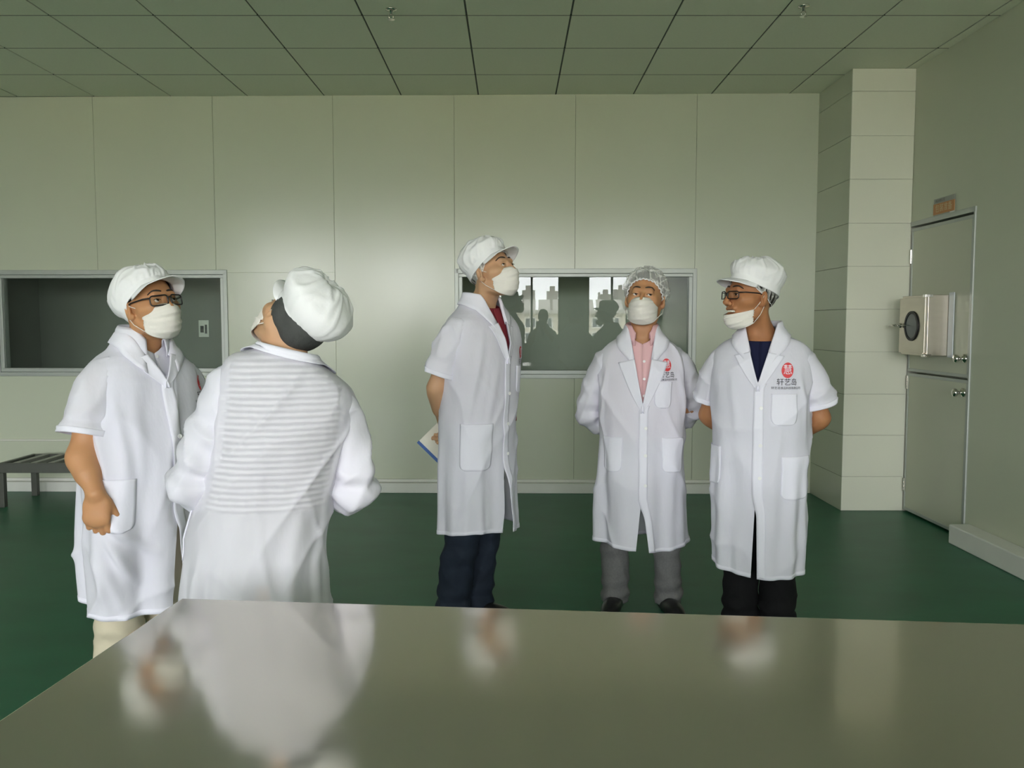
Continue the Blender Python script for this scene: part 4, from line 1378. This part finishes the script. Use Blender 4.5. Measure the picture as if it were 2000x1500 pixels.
# person with pink shirt and hair net, facing the camera
PEOPLE = {}
PEOPLE[4] = person(dict(
    label='man in a gauze hair net with pink shirt under an open-necked white coat', pos=(.628, 4.15), yaw=-6, seed=4, skin=M_SKIN,
    head=dict(c=(.012, -.020, 1.540), yaw=-11, pitch=8, roll=3, s=1.06, gaze=(.45, -1, .30)),
    neck=(0, .02, 1.355), hip=(0, .02, .86),
    coat=ctab([(.352, 0, .01, .210, .165), (.60, 0, .01, .203, .160), (.85, 0, .01, .200, .150), (1.0, 0, .01, .208, .148)], 1.392, .206, .018),
    zv=1.015, zb=.60, slit=(.08, .12), xw=.067, lapel=.078, notch=.62, buttons=(.93, .80, .66), waist=.98,
    pockets=((.42, 1.085, .085, .125), (.75, .80, .12, .165), (-.75, .80, .12, .165)), emblem=(.50, 1.225, .95),
    folds=(('l', -.9, 1.2, -1.2, .95, .018, .010), ('l', .9, 1.18, 1.25, .98, .018, .012), ('v', 1.2, .25, .015, .9, .4), ('v', -1.25, .25, .012, .9, .4)),
    arms=[dict(sh=(-.165, .02, 1.235), el=(-.255, .075, .995), wr=(-.075, .215, .865), hand=dict(d=(.8, .2, -.3), n=(0, 1, 0), t=(0, .2, 1), curl=(35, 40, 30)),
               sleeve=[(-.105, .02, 1.262), (-.165, .022, 1.235), (-.228, .045, 1.11), (-.255, .075, 1.0), (-.215, .13, .93), (-.12, .195, .88)], sr=[.055, .068, .066, .064, .058, .050], ripples=((.62, .12, .007, 5, 1.2), (.35, .1, .004, 4, 1)), noise=.0075),
          dict(sh=(.165, .02, 1.235), el=(.258, .075, 1.02), wr=(.075, .225, .88), hand=dict(d=(-.8, .2, -.3), n=(0, 1, 0), t=(0, .2, 1), curl=(35, 40, 30)),
               sleeve=[(.105, .02, 1.262), (.165, .022, 1.235), (.230, .045, 1.12), (.262, .075, 1.03), (.225, .13, .95), (.12, .20, .885)], sr=[.055, .068, .066, .064, .058, .050], ripples=((.6, .12, .007, 5, 2.2), (.35, .1, .004, 4, 1)), noise=.0075)],
    legs=[((-.095, .02, .84), (-.118, .0, .45), (-.122, .03, .07), (.085, .076, .066, .068), -12), ((.095, .02, .84), (.130, .0, .45), (.142, .03, .07), (.085, .076, .066, .068), 14)],
    trousers=M_TROU_GREY, shirt=M_PINK, shirt_z0=.86, shirt_v=.075, shirt_collar=True, shirt_dip=.02, shirt_rise=.012, shirt_buttons=(1.24, 1.16, 1.08),
    headwear=dict(hair=[(0, 42), (30, 40), (55, 25), (72, 4), (88, -4), (100, -12), (130, -40), (180, -46)], net=[(0, 36), (30, 31), (55, 15), (75, -6), (95, -24), (130, -42), (180, -48)], net_puff=.020)))

# tall man in profile with the jeans
PEOPLE[3] = person(dict(
    label='tall man in jeans and short-sleeved white coat over maroon shirt, booklet held behind back', pos=(-.145, 4.02), yaw=50, seed=3, skin=M_SKIN_L,
    head=dict(c=(.0, -.075, 1.657), yaw=3, pitch=17, roll=-2, s=1.05, gaze=(.2, -1, .5)),
    neck=(0, .005, 1.500), hip=(0, .03, .94),
    coat=ctab([(.452, 0, .02, .205, .165), (.70, 0, .02, .198, .160), (.95, 0, .015, .190, .152), (1.1, 0, .005, .198, .155)], 1.540, .196, .0),
    zv=1.25, zb=.80, slit=(.08, .14), xw=.060, lapel=.050, notch=.58, buttons=(1.10, .96, .82), waist=1.0,
    pockets=((-.80, .86, .165, .215), (.62, 1.16, .10, .13)), emblem=(.74, 1.285, .92),
    folds=(('l', -.6, 1.37, -1.0, 1.02, .02, .010), ('v', -.5, .10, -.008, 1.0, .5), ('v', -1.5, .2, .012, .95, .5), ('l', -.2, 1.27, -.5, .9, .02, .006)),
    arms=[dict(sh=(-.155, .01, 1.385), el=(-.205, .095, 1.125), wr=(.0, .235, .895), k=.96, hand=dict(d=(.35, .10, -.9), n=(.5, .8, .1), t=(-.6, .5, .2), curl=(30, 30, 20)),
               sleeve=[(-.095, .005, 1.410), (-.150, .01, 1.382), (-.190, .035, 1.28), (-.210, .062, 1.185)], sr=[.056, .070, .073, .078], rows=50, ripples=((.8, .15, .004, 3, 1.5),), noise=.0075),
          dict(sh=(.155, .01, 1.385), el=(.205, .085, 1.125), wr=(.075, .20, .90), hand=dict(d=(-.8, .25, -.45), n=(0, 1, 0), t=(0, .2, 1), curl=(35, 40, 30)),
               sleeve=[(.095, .005, 1.410), (.150, .01, 1.382), (.190, .035, 1.28), (.205, .062, 1.19)], sr=[.056, .070, .072, .076], rows=50, noise=.006)],
    legs=[((-.085, .03, .90), (-.100, .025, .49), (-.10, .10, .08), (.085, .086, .080, .086), -8), ((.085, .03, .90), (.075, .04, .49), (.02, .06, .08), (.085, .084, .078, .084), 8)],
    trousers=M_DENIM, shirt=M_MAROON, shirt_z0=.96, shirt_dip=.045, shirt_rise=-.005,
    headwear=dict(net=[(0, 30), (40, 26), (60, 14), (75, -6), (95, -22), (130, -42), (180, -50)], net_puff=.003, cap=[(0, 33), (40, 27), (70, 13), (95, 0), (130, -12), (180, -17)], puff=.026, droop=.10)))

# man with glasses, profile to the left, mask under the chin
PEOPLE[5] = person(dict(
    label='smiling man in glasses and black trousers with face mask pulled under his chin', pos=(1.105, 3.80), yaw=-20, seed=5, skin=M_SKIN_D,
    head=dict(c=(-.050, -.085, 1.535), yaw=-50, pitch=4, roll=0, s=1.06, gaze=(0, -1, .1), smile=True),
    neck=(-.005, -.015, 1.375), hip=(0, .03, .88),
    coat=ctab([(.338, 0, .01, .202, .165), (.60, 0, .01, .205, .165), (.85, 0, .0, .205, .160), (1.0, 0, -.005, .208, .158)], 1.408, .206, -.004, .080),
    zv=1.145, zb=.70, slit=(.05, .03), xw=.070, lapel=.064, notch=.56, buttons=(1.06, .90, .76), waist=.98,
    pockets=((.50, 1.055, .115, .135), (.85, .76, .15, .19), (-1.1, .80, .13, .17)), emblem=(.54, 1.222, 1.05), hem_tilt=(-.010, -.02),
    folds=(('l', .9, 1.2, 1.2, .95, .018, .010), ('l', -.5, 1.2, -.3, .9, .02, .006), ('v', -.35, .12, .012, .75, .4), ('v', 1.3, .2, .010, .9, .4)),
    arms=[dict(sh=(-.165, .01, 1.245), el=(-.235, .075, 1.00), wr=(-.08, .20, .86), hand=dict(d=(.8, .25, -.4), n=(0, 1, 0), t=(0, .2, 1), curl=(35, 40, 30)),
               sleeve=[(-.105, .0, 1.275), (-.162, .008, 1.248), (-.205, .03, 1.16), (-.225, .055, 1.070)], sr=[.056, .070, .073, .077], rows=50, noise=.006),
          dict(sh=(.165, .01, 1.245), el=(.252, .06, 1.005), wr=(.105, .205, .88), k=1.0, hand=dict(d=(-.8, .25, -.4), n=(0, 1, 0), t=(0, .2, 1), curl=(35, 40, 30)),
               sleeve=[(.105, .0, 1.275), (.162, .008, 1.248), (.218, .028, 1.16), (.246, .045, 1.060)], sr=[.056, .070, .074, .079], rows=50, ripples=((.75, .12, .004, 3, 1),), noise=.0075)],
    legs=[((-.085, .03, .86), (-.075, .02, .45), (-.07, .06, .08), (.085, .086, .080, .084), -8), ((.085, .03, .86), (.085, .03, .45), (.09, .06, .08), (.085, .086, .080, .084), 8)],
    trousers=M_TROU_BLACK, shirt=M_NAVY, shirt_z0=.88, shirt_dip=.060, shirt_rise=-.005, mask_low=True,
    glasses=dict(w=.050, h=.030, fr=.0022),
    headwear=dict(net=[(0, 30), (40, 26), (60, 16), (75, 4), (95, -8), (120, -24), (180, -34)], net_puff=.003, cap=[(0, 32), (40, 28), (70, 20), (95, 12), (130, 2), (180, -8)], puff=.030, droop=.18)))

# stout man on the left with glasses
PEOPLE[1] = person(dict(
    label='stout man in black-framed glasses and cream trousers gripping the side of his white coat', pos=(-1.345, 3.12), yaw=52, seed=1, skin=M_SKIN_W,
    head=dict(c=(.0, -.070, 1.482), yaw=4, pitch=12, roll=-4, s=1.02, gaze=(.3, -1, .4)),
    neck=(0, .0, 1.350), hip=(0, .03, .84),
    coat=ctab([(.405, 0, .02, .212, .185), (.60, 0, .02, .218, .195), (.82, 0, .0, .218, .200), (.95, 0, -.01, .212, .195), (1.06, 0, -.008, .206, .175)], 1.378, .196, .0, .080),
    zv=1.205, zb=.78, slit=(.04, .10), xw=.074, lapel=.058, notch=.56, stand=.010, fall=.030, buttons=(1.02, .80), waist=.95, noise=.013, drape=.018,
    pockets=((-.95, .80, .15, .18),), emblem=(.85, 1.20, .92), hem_tilt=(-.015, 0),
    folds=(('l', -1.15, .74, -.55, .52, .020, .030), ('l', -1.25, .74, -1.05, .42, .022, .024), ('l', -1.0, .74, -.25, .62, .016, .018), ('l', -1.2, .74, -.85, .44, .018, .022), ('l', -.9, 1.16, -.7, .85, .02, .012), ('l', -.5, 1.15, -.5, .8, .02, .007)),
    arms=[dict(sh=(-.150, -.01, 1.215), el=(-.245, -.030, .968), wr=(-.248, -.128, .852), k=1.10, hand=dict(d=(.03, .05, -1), n=(.79, .61, .05), t=(.616, -.788, .0), curl=(22, 100, 75), thumb=(.85, .40, .30), s=1.15, tc=15),
               sleeve=[(-.090, .0, 1.245), (-.145, -.005, 1.220), (-.200, -.012, 1.12), (-.225, -.018, 1.035)], sr=[.058, .076, .082, .086], rows=50, ripples=((.85, .12, .004, 3, 1),), noise=.0075),
          dict(sh=(.150, .0, 1.215), el=(.225, .03, .95), wr=(.22, -.08, .78), hand=dict(d=(-.1, -.2, -1), n=(-1, 0, 0), t=(0, -1, 0), curl=(30, 40, 30)),
               sleeve=[(.090, .0, 1.245), (.145, .0, 1.220), (.200, .02, 1.12), (.220, .03, 1.03)], sr=[.058, .074, .078, .082], rows=50, noise=.006)],
    legs=[((-.09, .03, .82), (-.10, .02, .45), (-.10, .06, .08), (.09, .090, .082, .085), -8), ((.09, .03, .82), (.10, .03, .45), (.10, .06, .08), (.09, .090, .082, .085), 8)],
    trousers=M_TROU_CREAM, shirt=M_WSHIRT, shirt_z0=.86, shirt_v=.07, shirt_collar=True, shirt_dip=.015, shirt_rise=.012, shirt_buttons=(1.30, 1.22),
    glasses=dict(w=.055, h=.034, fr=.0026),
    headwear=dict(cap=[(0, 36), (40, 29), (68, 12), (84, 2), (95, -14), (115, -40), (180, -52)], puff=.016, droop=.08, vlen=.075)))

# woman with her back to the camera; k2 scales figures measured for a taller build to her size
k2 = .833
def s2(v):
    """(x, y, z) or nested lists of them, shrunk about eye level"""
    if isinstance(v[0], (tuple, list)): return [s2(q) for q in v]
    return (v[0] * k2, v[1] * k2, z2(v[2]))
def z2(z):
    return 1.42 + (z - 1.42) * k2
def lean2(P):
    P = P.copy()
    z = P[..., 2]
    k = sstep(.68, 1.32, z)
    P[..., 0] -= .100 * k - .048
    P[..., 2] += .26 * P[..., 0] * sstep(.98, 1.28, z)
    P[..., 1] += .025 * k
    return P
coat2 = [(z2(r[0]), r[1] * k2, r[2] * k2, r[3] * k2, r[4] * k2, 2.35) for r in
         [(.16, 0, .0, .245, .180), (.50, 0, .0, .228, .175), (.72, 0, .0, .214, .165), (.90, 0, .0, .214, .155), (1.02, 0, .0, .212, .150), (1.15, 0, 0, .212, .146), (1.225, 0, 0, .208, .134), (1.268, 0, .004, .196, .120), (1.296, 0, .006, .170, .108), (1.316, 0, .006, .132, .097), (1.330, 0, .006, .104, .092), (1.340, 0, .006, .090, .088)]]
M_COAT_SHEER = see_through(cloth('sheer_white_coat_cloth', (0.92, 0.905, 0.98), noise=(9, 0.015), bump=(10, 0.8, (1, 1, .45))), 0.30, 0.22)
PEOPLE[2] = person(dict(
    label='person seen from behind in long-sleeved white coat and cap, head tilted back, arms folded', pos=(-.800 * k2, 2.82 * k2), yaw=193, seed=2, skin=M_SKIN_L, lean=lean2, bk=.66, pk=.80, coat_mat=M_COAT_SHEER,
    head=dict(c=s2((-.072, -.010, 1.425)), yaw=26, pitch=34, roll=-30, s=1.03 * k2, gaze=(0, -1, .4)),
    neck=s2((-.055, .030, 1.28)), hip=(.03, .02, .86),
    coat=coat2, zv=1.15, zb=.85, slit=(.06, .06), xw=.055, lapel=.04, notch=.62, buttons=(), waist=1.06, noise=.0075, drape=.013, stand=.012, fall=.013,
    pockets=((1.35, .85, .11, .15),),
    folds=(('v', 2.3, .10, .012, 1.0, .5), ('v', 2.75, .08, -.010, 1.0, .5), ('v', 3.6, .10, .012, 1.0, .5), ('v', 4.1, .12, -.012, 1.05, .6), ('l', 2.1, 1.2, 2.3, 1.0, .018, .008), ('l', 4.3, 1.15, 4.2, .95, .018, .007)),
    arms=[dict(sh=s2((.105, .03, 1.19)), el=s2((.225, .030, .870)), wr=s2((.13, -.17, .865)), k=.66, hand=dict(d=(-.8, -.2, -.1), n=(0, 1, 0), t=(0, 0, 1), curl=(30, 30, 20), s=.85),
               sleeve=s2([(.035, .03, 1.262), (.105, .03, 1.222), (.185, .035, 1.05), (.235, .03, .900), (.205, -.06, .850), (.16, -.15, .845)]), sr=[k2 * q for q in (.055, .070, .072, .078, .072, .046)], ripples=((.60, .12, .010, 5, 1.6), (.80, .08, .009, 5, 1.2), (.35, .1, .006, 4, 1.5)), noise=.008),
          dict(sh=s2((-.205, .03, 1.135)), el=s2((-.262, .025, .850)), wr=s2((-.16, -.17, .86)), k=.66, hand=dict(d=(.8, -.2, -.1), n=(0, 1, 0), t=(0, 0, 1), curl=(30, 30, 20), s=.85),
               sleeve=s2([(-.150, .03, 1.200), (-.212, .03, 1.155), (-.250, .035, 1.0), (-.266, .02, .87), (-.245, -.07, .840), (-.18, -.15, .845)]), sr=[k2 * q for q in (.055, .068, .070, .072, .068, .046)], ripples=((.60, .12, .009, 5, 1.6), (.80, .08, .008, 5, 1.2)), noise=.007)],
    legs=[((-.04, .02, .84), (-.045, .01, .45), (-.045, .04, .08), (.075, .068, .060, .064), -6), ((.09, .02, .84), (.095, .02, .45), (.095, .04, .08), (.075, .068, .060, .064), 6)],
    trousers=cloth("light_grey_skirt_cloth", (.55, .55, .56)), shirt=M_STRIPE, shirt_z0=.92, shirt_dip=.03,
    headwear=dict(snood=[(0, 34), (40, 24), (62, 2), (80, -16), (100, -30), (140, -46), (180, -52)], cap=[(0, 33), (40, 28), (80, 14), (110, 3), (150, -8), (180, -12)], puff=.058, droop=.05)))

# booklet held behind the tall man's back
bk = empty('booklet', (-.467, 4.20, .835))
tag(bk, 'white booklet with a blue spine held behind the back of the tall man', 'booklet')
sv = Vector((.70, .06, -.71)).normalized(); wv = Vector((.82, .05, .50)); wv = (wv - sv * wv.dot(sv)).normalized(); nv = wv.cross(sv).normalized()
def bkbox(name, s0, s1, w0, w1, n0, n1, mat):
    m = MB().box(s0, s1, w0, w1, n0, n1)
    m.v = [tuple(sv * a + wv * b + nv * c) for a, b, c in m.v]
    return m.build(name, mat, bk)
bkbox('pages', 0, .21, 0, .15, -.003, .003, pm('booklet_paper', (.72, .70, .60), .6))
bkbox('spine', -.001, .211, -.002, .013, -.0045, .0045, pm('booklet_blue', (.02, .09, .32), .4))
for (a, b, c, d_) in ((.045, .05, .085, .12), (.054, .066, .10, .118), (.07, .08, .105, .118)):
    for sgn in (-1, 1):
        bkbox('print_line', a, b, c, d_, sgn * .0031, sgn * .0036, M_INK)

# the photographer behind the camera, mirrored in the window glass
PEOPLE[6] = person(dict(
    label='person holding up a phone, seen only as a dark reflection in the window glass', pos=(.27, -.85), yaw=180, seed=6, skin=M_SKIN,
    head=dict(c=(.0, -.06, 1.545), yaw=8, pitch=0, roll=0, s=1.04), neck=(0, .0, 1.37), hip=(0, .03, .88),
    coat=ctab([(.36, 0, .01, .20, .165), (.85, 0, .0, .205, .160), (1.0, 0, -.005, .208, .158)], 1.40, .20, -.004, .080),
    zv=1.14, zb=.70, slit=(.05, .03), xw=.066, lapel=.06, notch=.58, waist=.98,
    arms=[dict(sh=(-.16, .01, 1.25), el=(-.22, -.13, 1.08), wr=(-.03, -.30, 1.30), hand=dict(d=(.3, -.3, .8), n=(.9, .2, -.1), t=(0, .8, .3), curl=(30, 35, 25)),
               sleeve=[(-.10, .0, 1.27), (-.16, .0, 1.24), (-.20, -.06, 1.15), (-.22, -.12, 1.09)], sr=[.056, .070, .074, .077], rows=40),
          dict(sh=(.16, .01, 1.25), el=(.22, -.13, 1.08), wr=(.13, -.30, 1.30), hand=dict(d=(-.3, -.3, .8), n=(-.9, .2, -.1), t=(0, .8, .3), curl=(30, 35, 25)),
               sleeve=[(.10, .0, 1.27), (.16, .0, 1.24), (.20, -.06, 1.15), (.22, -.12, 1.09)], sr=[.056, .070, .074, .077], rows=40)],
    legs=[((-.085, .03, .86), (-.09, .02, .45), (-.09, .06, .08), (.085, .086, .080, .084), -8), ((.085, .03, .86), (.09, .03, .45), (.09, .06, .08), (.085, .086, .080, .084), 8)],
    trousers=M_TROU_BLACK, shirt=M_NAVY, shirt_z0=.88, mask=False))
PEOPLE[6][0]['group'] = 'photographer'
ph = empty('phone', (.22, -.49, 1.39)); tag(ph, 'black phone held up by the photographer reflected in the window', 'phone')
MB().box(-.075, .075, -.004, .004, 0, .072).build('phone_body', M_FRAME, ph, bev=.003)
MB().box(-.068, .068, -.0048, -.0041, .004, .068).build('screen', M_PORTHOLE, ph)

# ------------------------------------------------------------------ the city outside the window wall (seen mirrored)
M_GROUND = pm('outside_ground', (.46, .46, .42), .9)
struct(MB().box(-1500, 1500, -2500, YR - 1.0, -10.5, -10.2).build('ground_outside', M_GROUND))
M_FAC = pm('cream_facade', (.58, .54, .44), .8, noise=(.3, .08)); M_YEL = pm('yellow_facade', (.66, .54, .32), .8)
M_WFR = pm('white_window_frame', (.75, .74, .68), .6); M_WGL = pm('dark_far_glass', (.12, .13, .13), .2)
M_ROOF = pm('grey_roof_sheet', (.40, .38, .34), .7)
lb = empty('apartment_row', (0, -45, -10.2)); tag(lb, 'long low cream building with roof panels, mirrored in the window glass', 'building')
MB().box(-25, 6.0, -10, 0, 0, 12.3).build('facade', M_FAC, lb)
MB().box(-25.3, 6.3, -10, .4, 12.3, 12.55).build('eaves', M_ROOF, lb)
me_w = None
for r_ in range(4):
    for c_ in range(13):
        x = -9 + c_ * 1.15; z = 11.30 - r_ * 1.0
        if me_w is None:
            w0 = MB().box(0, .8, 0, .06, 0, .75).build('far_window', M_WFR, lb); me_w = w0.data
            g0 = MB().box(.08, .37, .06, .075, .08, .67).box(.43, .72, .06, .075, .08, .67).build('far_pane', M_WGL, w0); me_g = g0.data
            w0.location = (x, 0.0, z)
        else:
            w1 = link(bpy.data.objects.new('far_window', me_w), lb); w1.location = (x, 0.0, z)
            link(bpy.data.objects.new('far_pane', me_g), w1)
for c_ in range(16):
    m = MB(); x = -10 + c_ * 1.0
    m.raw([(x, .3, 12.56), (x + .8, .3, 12.56), (x + .8, -1.2, 13.3), (x, -1.2, 13.3), (x, .3, 12.50), (x + .8, .3, 12.50), (x + .8, -1.2, 13.24), (x, -1.2, 13.24)], [(0, 1, 2, 3), (7, 6, 5, 4), (0, 4, 5, 1), (1, 5, 6, 2), (2, 6, 7, 3), (3, 7, 4, 0)])
    m.build('roof_panel', M_ROOF, lb)
yb = empty('yellow_building', (9.2, -45.2, -10.2)); tag(yb, 'plain yellow building end beside the cream row, mirrored in the glass', 'building')
MB().box(-2.9, 4, -10, 0, 0, 11.9).build('facade', M_YEL, yb); MB().box(-3.1, 4.2, -10, .2, 11.9, 12.2).build('eaves', M_ROOF, yb)
m_t, nt_, p_ = new_mat('tower_facade')
tc_ = nt_.nodes.new('ShaderNodeTexCoord'); br_ = nt_.nodes.new('ShaderNodeTexBrick')
br_.inputs['Scale'].default_value = .25; br_.inputs['Color1'].default_value = (.30, .28, .25, 1); br_.inputs['Color2'].default_value = (.26, .245, .22, 1); br_.inputs['Mortar'].default_value = (.38, .35, .31, 1)
br_.offset = 0
mp_ = nt_.nodes.new('ShaderNodeMapping'); mp_.inputs['Rotation'].default_value = (R(90), 0, 0)
nt_.links.new(tc_.outputs['Object'], mp_.inputs[0]); nt_.links.new(mp_.outputs[0], br_.inputs['Vector']); nt_.links.new(br_.outputs[0], p_.inputs['Base Color'])
p_.inputs['Roughness'].default_value = .9
TW = [(1008, 1030, 562), (1040, 1056, 538), (1060, 1074, 566), (1108, 1114, 578), (1114, 1133, 568), (1136, 1149, 571), (1146, 1159, 560), (1165, 1191, 551), (1196, 1213, 548), (1216, 1250, 556), (960, 985, 560), (925, 948, 570), (1260, 1290, 550)]
TLAB = ['hazy tower mirrored at the left end of the window glass beside the tall man', 'tallest slim tower mirrored left of the wide pillar', 'low tower half hidden by the mirrored pillar', 'narrow sliver tower at the left edge of the middle mirrored pane', 'squat wide tower mirrored at the left of the middle pane', 'slim tower behind the squat one in the middle mirrored pane', 'tower against the dark mullion of the mirrored window', 'broad tower right of the dark mullion in the mirrored window', 'tall tower mirrored close to the hair-netted head', 'wide tower hidden behind the hair-netted head', 'tower behind the head of the tall man', 'leftmost skyline tower behind the tall man', 'rightmost skyline tower beyond the hair-netted man']
for i, (u0, u1, vt) in enumerate(TW):
    dep = 400 + (i % 3) * 25
    xa, xb = (u0 - 998) * dep / 1675, (u1 - 998) * dep / 1675
    hz = 1.42 + (632 - vt - 7) * dep / 1675
    t = empty('tower_block', ((xa + xb) / 2, 14.24 - dep, -10.2))
    tag(t, TLAB[i], 'building', 'skyline towers')
    w = (xb - xa) / 2
    MB().box(-w, w, -16, 0, 0, hz + 10.2).build('tower_shaft', m_t, t)
    MB().box(-w * .45, w * .45, -10, -3, hz + 10.2, hz + 12.6 + (i % 2)).build('roof_plant', m_t, t)
